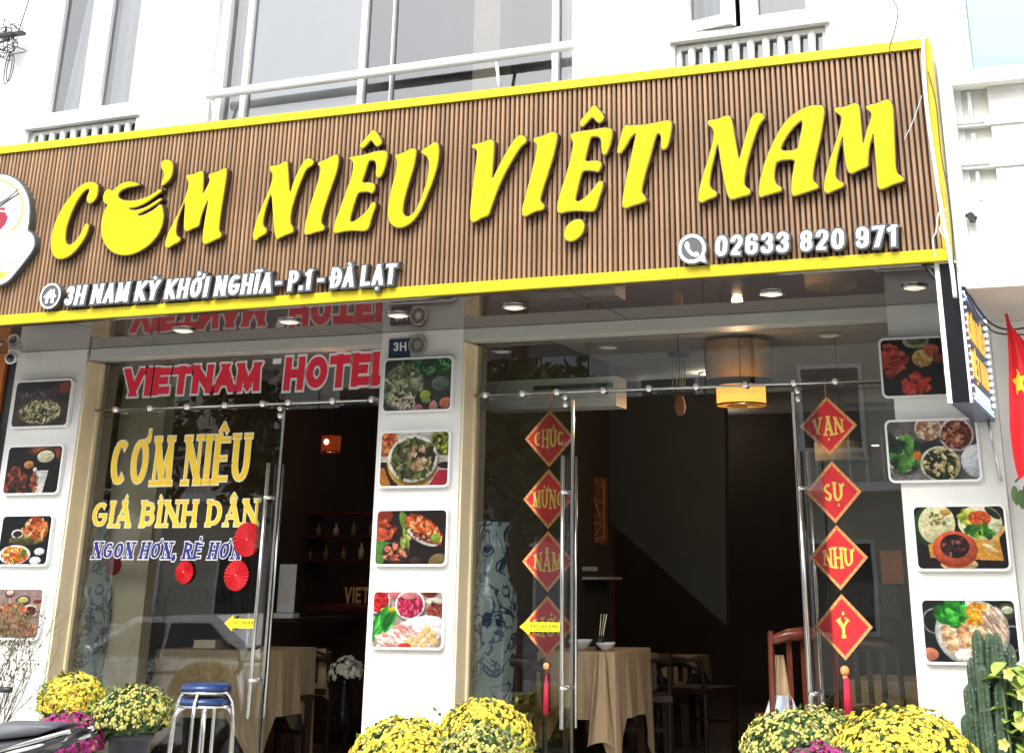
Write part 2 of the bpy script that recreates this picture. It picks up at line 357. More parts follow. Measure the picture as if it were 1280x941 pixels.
DIA = {  # base, marks
 'Ơ': ('O', 'h'), 'Ư': ('U', 'h'), 'Ê': ('E', '^'), 'Â': ('A', '^'), 'Á': ('A', "'"), 'À': ('A', '`'), 'Ì': ('I', '`'), 'Ỳ': ('Y', '`'), 'Ý': ('Y', "'"),
 'Ở': ('O', 'h?'), 'Ĩ': ('I', '~'), 'Ạ': ('A', '.'), 'Ẻ': ('E', '?'), 'Ệ': ('E', '^.'), 'Ú': ('U', "'"), 'Ừ': ('U', 'h`'), 'Ă': ('A', 'u'), 'Ớ': ('O', "h'"), 'Ự': ('U', 'h.')}
def strokes(ch, W, H, thick):
    """list of (points, kind) for one character in an H-high cell; W scales the widths"""
    base, marks = DIA.get(ch, (ch, ''))
    w, ss = GLY[base]; gw = w*W; t = thick/2
    out = [([(x*gw+t, y*(H-thick)+t) for x, y in s], 'b') for s in ss]
    mx = gw/2+t
    for mk in marks:
        k = H*.11
        if mk == '^': out.append(([(mx-k*1.5, H+k*.4), (mx, H+k*1.9), (mx+k*1.5, H+k*.4)], 'm'))
        if mk == "'": out.append(([(mx-k*.1, H+k*.5), (mx+k*.9, H+k*1.9)], 'm'))
        if mk == '`': out.append(([(mx+k*.3, H+k*.5), (mx-k*.8, H+k*1.7)], 'm'))
        if mk == '?': out.append(([(mx-k*.6, H+k*1.9), (mx+k*.3, H+k*2.2), (mx+k*.6, H+k*1.5), (mx, H+k*1.2), (mx, H+k*.6)], 'm'))
        if mk == '~': out.append(([(mx-k*1.5, H+k*.7), (mx-k*.7, H+k*1.4), (mx+k*.5, H+k*.8), (mx+k*1.4, H+k*1.5)], 'm'))
        if mk == 'u': out.append(([(mx-k*1.2, H+k*1.5), (mx-k*.4, H+k*.7), (mx+k*.4, H+k*.7), (mx+k*1.2, H+k*1.5)], 'm'))
        if mk == '.': out.append(([(mx-k*.55, -k*1.45), (mx+k*.55, -k*1.45)], 'd'))
        if mk == 'h':
            xx = gw+t if base == 'U' else gw*.82+t
            out.append(([(xx, H*.9), (xx+k*1.5, H*.97), (xx+k*1.5, H*1.16)], 'm'))
    return out, gw+thick
def glyph_polys(ch, W, H, thick, thin, serif, grow=0):
    ss, adv = strokes(ch, W, H, thick); polys = []
    def seg(a, b, w0, w1, e0, e1, clip=False):
        a = Vector(a); b = Vector(b); d = (b-a)
        if d.length < 1e-7: return
        d.normalize(); n = Vector((-d.y, d.x)); a2 = a-d*e0; b2 = b+d*e1
        q = [tuple(a2+n*w0/2), tuple(a2-n*w0/2), tuple(b2-n*w1/2), tuple(b2+n*w1/2)]
        if clip:
            for lim, sg_ in ((-grow, 1), (H+grow, -1)):
                o = []
                for i in range(len(q)):
                    p0, p1 = q[i-1], q[i]; i0, i1 = (p0[1]-lim)*sg_ >= 0, (p1[1]-lim)*sg_ >= 0
                    if i0 != i1: f_ = (lim-p0[1])/(p1[1]-p0[1]); o.append((p0[0]+(p1[0]-p0[0])*f_, lim))
                    if i1: o.append(p1)
                q = o
        if len(q) > 2: polys.append(q)
    NIB = {'N': (0, 1, 0), 'M': (0, 1, 0, 1), 'A': (0, 1, 0), 'V': (1, 0), 'Y': (1, 0, 1)}.get(DIA.get(ch, (ch, ''))[0]) if serif else None
    for si, (pts, kind) in enumerate(ss):
        if kind == 'm': wf = lambda a, b: thin*1.25 if serif else thick*.62
        elif kind == 'd': wf = lambda a, b: H*.125
        else: wf = lambda a, b: thin+(thick-thin)*min(1, abs(b[1]-a[1])/(math.hypot(b[0]-a[0], b[1]-a[1])+1e-9)*1.05)**1.3
        ws = [wf(pts[i], pts[i+1]) for i in range(len(pts)-1)]
        if NIB and kind == 'b': ws = [thick if NIB[si] else thin*1.25]*len(ws)
        closed = math.hypot(pts[0][0]-pts[-1][0], pts[0][1]-pts[-1][1]) < 1e-6
        n = len(pts)-1
        for i in range(n):
            w = ws[i]+2*grow
            straight = (kind == 'b')
            e0 = (thick*.5 if straight and not closed and n <= 2 else 0)+grow if i == 0 and not closed else 0
            e1 = (thick*.5 if straight and not closed and n <= 2 else 0)+grow if i == n-1 and not closed else 0
            if n <= 2 and kind == 'b' and abs(pts[i+1][1]-pts[i][1]) < abs(pts[i+1][0]-pts[i][0])*.5:
                e0 = grow+thick*.5*(i == 0); e1 = grow+thick*.5*(i == n-1)
            diag = kind == 'b' and n <= 2 and min(abs(pts[i+1][0]-pts[i][0]), abs(pts[i+1][1]-pts[i][1])) > 1e-3
            if diag:
                if i == 0 and (pts[0][1] < thick*.6 or pts[0][1] > H-thick*.6): e0 += thick*.3
                if i == n-1 and (pts[-1][1] < thick*.6 or pts[-1][1] > H-thick*.6): e1 += thick*.3
            seg(pts[i], pts[i+1], w, w, e0, e1, kind == 'b' and ch != ',')
        for i in range(0 if closed else 1, n):
            r = (min(ws[i-1], ws[i])/2+grow)*1.0; c = pts[i]
            polys.append([(c[0]+r*math.cos(R(k*36+5)), c[1]+r*math.sin(R(k*36+5))) for k in range(10)])
        if serif and kind == 'b' and not closed:
            for (p, q) in ((pts[0], pts[1]), (pts[-1], pts[-2])):
                if abs(p[1]-q[1]) > abs(p[0]-q[0])*.8 and (p[1] < thick or p[1] > H-thick*1.1) and ch not in 'CGS':
                    yy = thin*.5 if p[1] < H/2 else H-thin*.5; hw = thick*.82
                    polys.append([(p[0]-hw-grow, yy-thin*.5-grow), (p[0]+hw+grow, yy-thin*.5-grow), (p[0]+hw+grow, yy+thin*.5+grow), (p[0]-hw-grow, yy+thin*.5+grow)])
    return polys, adv
def text_layout(s, W, thick, gap, space):
    x = 0; out = []
    for ch in s:
        if ch == ' ': x += space; continue
        base = DIA.get(ch, (ch, ''))[0]; gw = GLY[base][0]*W+thick
        out.append((ch, x)); x += gap+gw+(W*.12 if ch in 'ƠƯỞỚỰỪ' else 0)
    return out, x-gap
def text(s, bl, br, tl, plane, parent, layers, W=.55, thick=.2, thin=None, gap=.1, space=.3, serif=False, shear=0, name='letter', arch=None, dfun=None):
    """lay a run of letters out on a plane; bl, br, tl = (u, z) of its bottom left, bottom right and top left.
    layers = [(grow, d0, d1, material, part name)] with the first one as the letter and the others its children"""
    thin = thin if thin is not None else thick
    lay, tot = text_layout(s, W, thick, gap, space)
    bl = Vector(bl); ex = (Vector(br)-bl)/tot; ey = Vector(tl)-bl
    res = []
    for ch, x0 in lay:
        root = None; par = parent
        for (g, d0, d1, mt, nm) in layers:
            polys, adv = glyph_polys(ch, W, 1, thick, thin, serif, g)
            ov, tr = cdt(polys)
            def tf(x, y, d, x0=x0):
                X = x0+x; Yy = y
                if arch: Yy = (y-.5)*arch(X/tot)+.5
                p = bl+ex*(X+shear*Yy)+ey*Yy
                return plane.pt(p.x, p.y, d)
            base = world_loc(par)
            o = sheet2d(ov, tr, tf, d0, d1, nm, mt, par, base)
            if root is None: root = o; par = o
        res.append(root)
    return res

# ================================================================ THE SETTING
ST_Z, PV_Z = -.60, -.30
struct('street', M['asphalt'], lambda b: b.add([(-400, -400, ST_Z), (400, -400, ST_Z), (400, 400, ST_Z), (-400, 400, ST_Z)], [(0, 1, 2, 3)]))
struct('pavement', M['paving'], lambda b: b.box(-22, 12, -2.3, .05, ST_Z-.05, PV_Z))
struct('kerb', M['kerb'], lambda b: b.box(-22, 12, -2.46, -2.302, ST_Z-.05, PV_Z+.004))
struct('far_pavement', M['paving'], lambda b: b.box(-40, 30, -19, -13.4, ST_Z-.05, ST_Z+.13))
for k in range(9): struct('road_marking', M['roadpaint'], lambda b, k=k: b.box(-26+k*5, -23.6+k*5, -8.06, -7.94, ST_Z+.004, ST_Z+.008))

# ================================================================ SHOP BUILDING
XL, XM0, XM1, XR, XRR = -7.88, -4.846, -4.24, -1.391, -.79
SOF = 2.765
shop = thing('shop_building', 'white terraced building with glass shop front under the long brown restaurant sign', 'building', (-4.3, 0, 0))
def pillar(x0, x1, side):
    p = part('pillar', M['pillar'], shop, lambda b: b.box(x0, x1, 0, .24, PV_Z, SOF-.002))
    if side: part('trim', M['cream'], p, lambda b: b.box(x1+.001, x1+.016, .012, .238, PV_Z, SOF-.09).box(x1+.001, x1+.03, .17, .25, PV_Z, SOF-.09))
    return p
pl = pillar(XL, -7.26, True); pm = pillar(XM0, XM1, True); pr = pillar(XR, XRR, False)
part('lintel', M['lintel'], shop, lambda b: b.box(-7.24, XM0-.002, .01, .24, SOF-.075, SOF-.002).box(XM1+.002, XR-.002, .01, .24, SOF-.075, SOF-.002))
part('front_step', M['paving'], shop, lambda b: b.box(-7.24, XM0-.002, -.02, .5, PV_Z-.01, 0).box(XM1+.002, XR-.002, -.02, .5, PV_Z-.01, 0))
# soffit of dark gloss panels (three, with joints) under the jetty and the sign
sx = [-8.4, -6.62, -4.84, -3.06, -1.0]
for i in range(4):
    sy_ = lambda x: -1.2+.03-(x+3)*math.tan(R(1.7))
    xa_, xb_ = sx[i]+.004, sx[i+1]-.004
    part('soffit_panel', M['soffit'], shop, lambda b: b.add([(x, y, z) for z in (SOF, SOF+.02) for x, y in ((xa_, sy_(xa_)), (xb_, sy_(xb_)), (xb_, -.004), (xa_, -.004))], [(3, 2, 1, 0), (4, 5, 6, 7), (0, 1, 5, 4), (1, 2, 6, 5), (2, 3, 7, 6), (3, 0, 4, 7)]))
part('soffit_edge', M['soffit_joint'], shop, lambda b: b.box(-8.4, -1., -1.05, 0.0, SOF+.021, SOF+.04))
# downlights in the soffit
for px, py in ((-10, 428), (230, 412), (362, 401), (498, 393), (643, 383), (965, 366), (1143, 358)):
    p = floor_pt(px, py, SOF)
    t = thing('downlight', '', 'downlight', (p.x, p.y, SOF), 'round downlights in the soffit under the sign')
    part('rim', M['steel'], t, lambda b, p=p: b.lathe([(.058, 0), (.080, -.001), (.080, -.009), (.062, -.010)], (p.x, p.y, SOF-.001), 20), True)
    part('lens', M['led_off_glow'], t, lambda b, p=p: b.lathe([(.0001, -.020), (.03, -.018), (.061, -.010), (.070, -.002)], (p.x, p.y, SOF-.002), 20), True)
    t['label'] = {-10: 'round soffit downlight at the far left end, above the orange panel', 230: 'round soffit downlight above the word VIETNAM, left of the letter O of HOTEL', 362: 'round soffit downlight above the gap between VIETNAM and HOTEL',
        498: 'round soffit downlight above the blue 3H number plate', 643: 'round soffit downlight just right of the middle pillar', 965: 'round soffit downlight above the orange lampshade', 1143: 'round soffit downlight beside the projecting light box'}[px]

# --- glazing
gz0 = 0.005; RODZ = 2.345
def pane(x0, x1, z0, z1, nm='glass_pane', y=.2, m_='glass'): return part(nm, M[m_], shop, lambda b: b.add([(x0, y, z0), (x1, y, z0), (x1, y, z1), (x0, y, z1)], [(0, 1, 2, 3)]))
def gx(px, py, d=0): return GL.uz(px, py, d)[0]
xd1 = gx(355, 560); xd2 = gx(718, 560); xd3 = gx(996, 560)
xj1 = gx(672, 560)
pane(-7.235, -5.42, RODZ-.04, SOF-.076, 'transom_pane'); pane(-5.41, XM0-.004, RODZ-.04, SOF-.076, 'transom_pane')
pane(XM1+.03, xj1+.35, RODZ-.04, SOF-.076, 'transom_pane'); pane(xj1+.36, -2.62, RODZ-.04, SOF-.076, 'transom_pane'); pane(-2.61, XR-.004, RODZ-.04, SOF-.076, 'transom_pane')
pane(-7.235, xd1-.16, gz0, RODZ-.045)
pane(XM1+.03, xj1-.004, gz0, RODZ-.045)
pane(xd3+.16, XR-.004, gz0, RODZ-.045)
def door(x0, x1, hx, edge):
    d = part('glass_door', M['glass'], shop, lambda b: b.add([(x0, .17, gz0), (x1, .17, gz0), (x1, .17, RODZ-.05), (x0, .17, RODZ-.05)], [(0, 1, 2, 3)]))
    part('edge_strip', M['steel'], d, lambda b: b.box(edge-.009, edge+.009, .162, .178, gz0, RODZ-.05))
    for dx in (0, .045):
        part('pull_handle', M['steel'], d, lambda b, dx=dx: b.tube([(hx+dx, .11 if dx == 0 else .23, .40), (hx+dx, .11 if dx == 0 else .23, 1.95)], .014, 10), True)
    for z in (.62, 1.73): part('handle_fixing', M['chrome'], d, lambda b, z=z: b.tube([(hx, .09, z), (hx+.045, .245, z)], .012, 8), True)
    return d
h1 = gx(322, 730, .07); h2 = gx(704, 740, .07); h3 = gx(1006, 720, .07)
door(xd1-.158, xd1, h1+.02, xd1)
door(xj1+.004, xd2, h2, xd2)
door(xd3, xd3+.155, h3, xd3)
# stainless rods with spider fittings across the glazing
def rod(x0, x1, nodes):
    r = part('brace_rod', M['steel'], shop, lambda b: b.tube([(x0, .15, RODZ), (x1, .15, RODZ-.004)], .0085, 8), True)
    for x in nodes: part('rod_fitting', M['chrome'], r, lambda b, x=x: b.tube([(x, .118, RODZ), (x, .19, RODZ)], .021, 12), True)
rod(-7.235, XM0-.003, [gx(p, 500, .05) for p in (147, 190, 236, 283, 330, 362, 417, 466)])
rod(XM1+.03, XR-.003, [gx(p, 482, .05) for p in (607, 654, 697, 755, 812, 871, 932, 993, 1045)])
for px, py in ((351, 511), (351, 520), (707, 497), (707, 506), (997, 489), (998, 499)):
    u, z = GL.uz(px, py, .03); part('glass_bolt', M['chrome'], shop, lambda b, u=u, z=z: b.tube([(u, .15, z), (u, .21, z)], .017, 10), True)

# --- interior
def ibox(nm, m_, *a): return part(nm, M[m_], shop, lambda b: b.box(*a))
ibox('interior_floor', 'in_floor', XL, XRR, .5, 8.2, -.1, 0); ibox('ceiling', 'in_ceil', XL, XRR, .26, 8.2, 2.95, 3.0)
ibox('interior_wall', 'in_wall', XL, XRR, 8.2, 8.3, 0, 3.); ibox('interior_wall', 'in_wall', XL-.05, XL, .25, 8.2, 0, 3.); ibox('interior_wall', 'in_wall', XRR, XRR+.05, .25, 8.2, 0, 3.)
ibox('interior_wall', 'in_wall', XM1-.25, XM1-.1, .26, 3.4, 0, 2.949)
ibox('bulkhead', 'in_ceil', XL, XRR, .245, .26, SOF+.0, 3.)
ibox('wall_panel', 'maroon', -4.75, -4.4, 3.6, 3.7, 0, 2.9)
# grey-green stair flank: a wall whose lower edge falls to the right
def stairw(b):
    P = Plane(0, 3.4); pts = [P.uz(720, 480), P.uz(905, 470), P.uz(908, 782), P.uz(830, 712), P.uz(760, 650), P.uz(722, 618)]
    vs = [P.pt(u, z, d) for d in (0, -.12) for u, z in pts]; n = len(pts)
    b.add(vs, [tuple(range(n))[::-1], tuple(range(n, 2*n))]+[(i, (i+1) % n, n+(i+1) % n, n+i) for i in range(n)])
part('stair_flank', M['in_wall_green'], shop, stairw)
ibox('inner_column', 'in_beige', Plane(0, .5).uz(128, 700)[0], Plane(0, .5).uz(186, 700)[0], .5, .62, 0, 2.94)

# --- upper floor: wall with three window openings
XU0, XU1 = -7.6, .10
def U(px, py, d=0): return UP.uz(px, py, d)
wl0, wl1 = U(38, 150)[0], U(172, 134)[0]; wb0, wb1 = U(262, 124)[0], U(722, 64)[0]; wr0, wr1 = U(843, 56)[0], U(1031, 27)[0]
ZB, ZS, ZT, ZTOP = 3.9, 4.33, 6.6, 9.
def upw(b):
    xs = [XU0, wl0, wl1, wb0, wb1, wr0, wr1, XU1]
    for i in range(0, 7, 2): b.pbox(UP, xs[i], xs[i+1], SOF+.05, ZTOP, -.2, 0)
    for i in range(1, 7, 2): b.pbox(UP, xs[i], xs[i+1], SOF+.05, ZB, -.2, 0).pbox(UP, xs[i], xs[i+1], ZT, ZTOP, -.2, 0)
part('upper_wall', M['wall_up'], shop, upw)
part('upper_side', M['wall_up'], shop, lambda b: b.box(-8.5, -8.4, -.5, 8, SOF, 9)); part('upper_side', M['wall_up'], shop, lambda b: b.box(-.8, -.72, -1., 8, SOF+.3, 9))
part('roof', M['roof'], shop, lambda b: b.box(-8.6, -.7, -1.2, 8.4, 9.001, 9.2))
part('upper_floor', M['room'], shop, lambda b: b.box(-8.39, -.81, -.4, 6, 3.7, 3.8).box(-8.39, -.81, -.4, 6, 6.7, 6.8).box(-8.39, -.81, 5, 5.1, 3.8, 6.7).box(-6.3, -6.25, -.3, 5, 3.8, 6.7).box(-2.9, -2.85, -.3, 5, 3.8, 6.7))

def frame(nm, u0, u1, z0, z1, t, d0, d1, par=None, P=UP, m_='upvc', tb=None):
    tb = t if tb is None else tb
    return part(nm, M[m_], par or shop, lambda b: b.pbox(P, u0, u1, z0, z0+tb, d0, d1).pbox(P, u0, u1, z1-tb, z1, d0, d1).pbox(P, u0, u0+t, z0+tb, z1-tb, d0, d1).pbox(P, u1-t, u1, z0+tb, z1-tb, d0, d1))
def upane(u0, u1, z0, z1, d, par, m_='glass_up', P=UP):
    return part('pane', M[m_], par, lambda b: b.add([P.pt(u0, z0, d), P.pt(u1, z0, d), P.pt(u1, z1, d), P.pt(u0, z1, d)], [(0, 1, 2, 3)]))
def curtain(nm, u0, u1, z0, z1, d, amp, waves, m_, par, P=UP, slant=0):
    def fn(b):
        n = int(waves*8)
        for i in range(n+1):
            t = i/n; u = u0+(u1-u0)*t; dd = d+amp*math.sin(t*waves*2*math.pi)+amp*.4*math.sin(t*waves*4.7)
            b.v += [P.pt(u, z0, dd), P.pt(u+slant, z1, dd)]
        b.f += [(2*i, 2*i+2, 2*i+3, 2*i+1) for i in range(n)]
    return part(nm, M[m_], par, fn, True)
def baluster_panel(u0, u1, z0, z1, n, par):
    part('added_pale_sheet', M['curtain'], par, lambda b: b.pbox(UP, u0, u1, z0, z1, -.135, -.13))  # pale panel added behind the balusters to lighten the dark gaps
    for i in range(n):
        u = u0+(u1-u0)*(i+.5)/n
        part('baluster', M['upvc'], par, lambda b: b.lathe([(.028, 0), (.028, .02), (.02, .04), (.034, .10), (.034, .15), (.02, .2), (.026, z1-z0-.03), (.026, z1-z0)], UP.pt(u, z0, -.045), 10), True)
# left window
wf = frame('window', wl0, wl1, ZS-.05, ZT, .05, -.13, -.03)
part('sill', M['upvc'], wf, lambda b: b.pbox(UP, wl0-.03, wl1+.03, ZS-.052, ZS-.012, -.1, .035))
m0, m1 = U(100, 100)[0]+.02, U(116, 100)[0]+.02
part('mullion', M['upvc'], wf, lambda b: b.pbox(UP, (m0+m1)/2-.012, (m0+m1)/2+.012, ZS, ZT, -.125, -.025))
for a, c in ((wl0+.05, (m0+m1)/2-.014), ((m0+m1)/2+.014, wl1-.05)):
    s = frame('sash', a, c, ZS+.0, ZT-.05, .075, -.115, -.045, wf); 
    part('pane', M['glass_up'], shop, lambda b: b.add([UP.pt(a+.07, ZS+.07, -.08), UP.pt(c-.07, ZS+.07, -.08), UP.pt(c-.07, ZT-.1, -.08), UP.pt(a+.07, ZT-.1, -.08)], [(0, 1, 2, 3)]))
curtain('curtain', wl0+.12, wl0+.34, ZS-.1, ZT, -.19, .025, 2.5, 'curtain', shop, slant=.22)
curtain('curtain', wl1-.42, wl1-.02, ZS-.1, ZT, -.19, .025, 4, 'curtain', shop)
wk = frame('window', wl0, wl1, ZB, ZS-.06, .03, -.13, -.04)
upane(wl0+.03, wl1-.03, ZB+.03, ZS-.09, -.08, wk); baluster_panel(wl0+.05, wl1-.05, ZB+.02, ZS-.08, 9, wk)
# big window
wf = frame('window', wb0, wb1, ZB, ZT, .06, -.14, -.05)
for pxx in (300, 445, 482, 688):
    uu = U(pxx, 80)[0]; part('mullion', M['upvc'], wf, lambda b: b.pbox(UP, uu-(.022 if pxx != 482 else .005), uu+(.022 if pxx != 482 else .005), ZB+.06, ZT-.06, -.12, -.07))
upane(wb0+.06, wb1-.06, ZB+.06, ZT-.06, -.10, wf)
curtain('curtain', wb0+.05, U(300, 80)[0], ZB, ZT, -.18, .025, 4, 'curtain', shop)
curtain('added_pale_sheet', U(303, 80)[0], U(443, 80)[0], ZB, ZT, -.135, .003, 2, 'sky_reflection_blue', shop)  # added sheet stands in for the sky reflected in the left pane
curtain('curtain', U(690, 60)[0], wb1-.02, ZB, ZT, -.17, .025, 4, 'curtain', shop)
part('inner_column', M['tan'], shop, lambda b: b.pbox(UP, U(556, 60)[0]-.25, U(592, 60)[0]-.25, 3.8, 6.7, -1.1, -.9))
rl = part('window_rail', M['upvc'], shop, lambda b: b.tube([UP.pt(wb0+.02, 4.34, .05), UP.pt(wb1-.01, 4.34, .05)], .033, 10), True)
for k in range(2): 
    u = wb0+.06+(wb1-wb0-.62)*k; part('rail_bracket', M['upvc'], rl, lambda b: b.tube([UP.pt(u, 4.34, .05), UP.pt(u, 4.05, -.03)], .012, 6), True)
# right window, left sash swung open
wf = frame('window', wr0, wr1, ZS-.05, ZT, .045, -.13, -.03)
part('sill', M['upvc'], wf, lambda b: b.pbox(UP, wr0-.03, wr1+.03, ZS-.052, ZS-.012, -.1, .04))
um = U(924, 20)[0]
part('mullion', M['upvc'], wf, lambda b: b.pbox(UP, um+.0, um+.03, ZS, ZT, -.125, -.025))
s = frame('sash', um+.03, wr1-.046, ZS+.0, ZT-.05, .075, -.115, -.045, wf)
upane(um+.1, wr1-.11, ZS+.07, ZT-.1, -.08, shop)
PO = Plane(0, 0, -3.5-13); PO.o = UP.pt(wr0+.05, 0, -.02)
lw = um-wr0-.06
s = frame('open_sash', 0, lw, ZS+.0, ZT-.05, .07, -.03, .03, shop, PO)
upane(.07, lw-.07, ZS+.07, ZT-.12, 0, s, P=PO)
curtain('curtain', wr0+.05, wr0+.3, ZS-.1, ZT, -.25, .03, 4, 'curtain', shop)
wk = frame('window', wr0, wr1, ZB, ZS-.06, .03, -.13, -.04)
upane(wr0+.03, wr1-.03, ZB+.03, ZS-.09, -.08, wk); baluster_panel(wr0+.05, wr1-.05, ZB+.02, ZS-.08, 9, wk)

# ================================================================ THE SIGN
s0, s1 = SG.uz(-60, 410)[0], SG.uz(1187, 325)[0]
SZ0, SZ1 = 2.782, 4.035
sign = thing('shop_sign', 'long brown slatted sign board with yellow frame and raised yellow lettering', 'sign', tuple(SG.pt((s0+s1)/2, SZ0, -.1)))
part('back_board', M['slat_back'], sign, lambda b: b.pbox(SG, s0, s1-.001, SZ0+.001, SZ1-.001, -.13, -.05))
ft, fb = .054, .062
cuts = [s0, SG.uz(172, 160)[0], SG.uz(478, 125)[0], SG.uz(840, 85)[0], s1]
for a_, c_ in zip(cuts[:-1], cuts[1:]):
    part('frame_strip', M['yframe'], sign, lambda b: b.pbox(SG, a_+.001, c_-.001, SZ1-ft, SZ1, -.049, rnd.uniform(-.002, .001)))
    part('frame_strip', M['yframe'], sign, lambda b: b.pbox(SG, a_+.001, c_-.001, SZ0, SZ0+fb, -.049, rnd.uniform(-.002, .001)))
part('frame_strip', M['yframe'], sign, lambda b: b.pbox(SG, s1-.03, s1, SZ0+fb+.001, SZ1-ft-.001, -.049, .002))
part('sign_side', M['yframe'], sign, lambda b: b.pbox(SG, s1+.001, s1+.006, SZ0, SZ1, -.14, .002))
pitch = .0322; nsl = int((s1-.03-s0)/pitch)
# one ribbed slat, shared by all
zs0, zs1 = SZ0+fb+.002, SZ1-ft-.002
prof = [(-.0108, -.048), (-.0108, -.027), (-.0076, -.020), (.0076, -.020), (.0108, -.027), (.0108, -.048)]
tm = SG
vs = [tm.u*x+tm.n*d+Vector((0, 0, z)) for z in (zs0, zs1) for x, d in prof]
n = len(prof); me = bpy.data.meshes.new('slat'); me.from_pydata([tuple(v) for v in vs], [], [(i, i+1, n+i+1, n+i) for i in range(n-1)]); me.materials.append(M['slat'])
for p in me.polygons: p.use_smooth = False
bz = world_loc(sign)
for i in range(nsl):
    o = bpy.data.objects.new('slat', me); link(o, sign); u = s1-.03-.018-pitch*i
    o.location = SG.pt(u, 0, 0)-bz

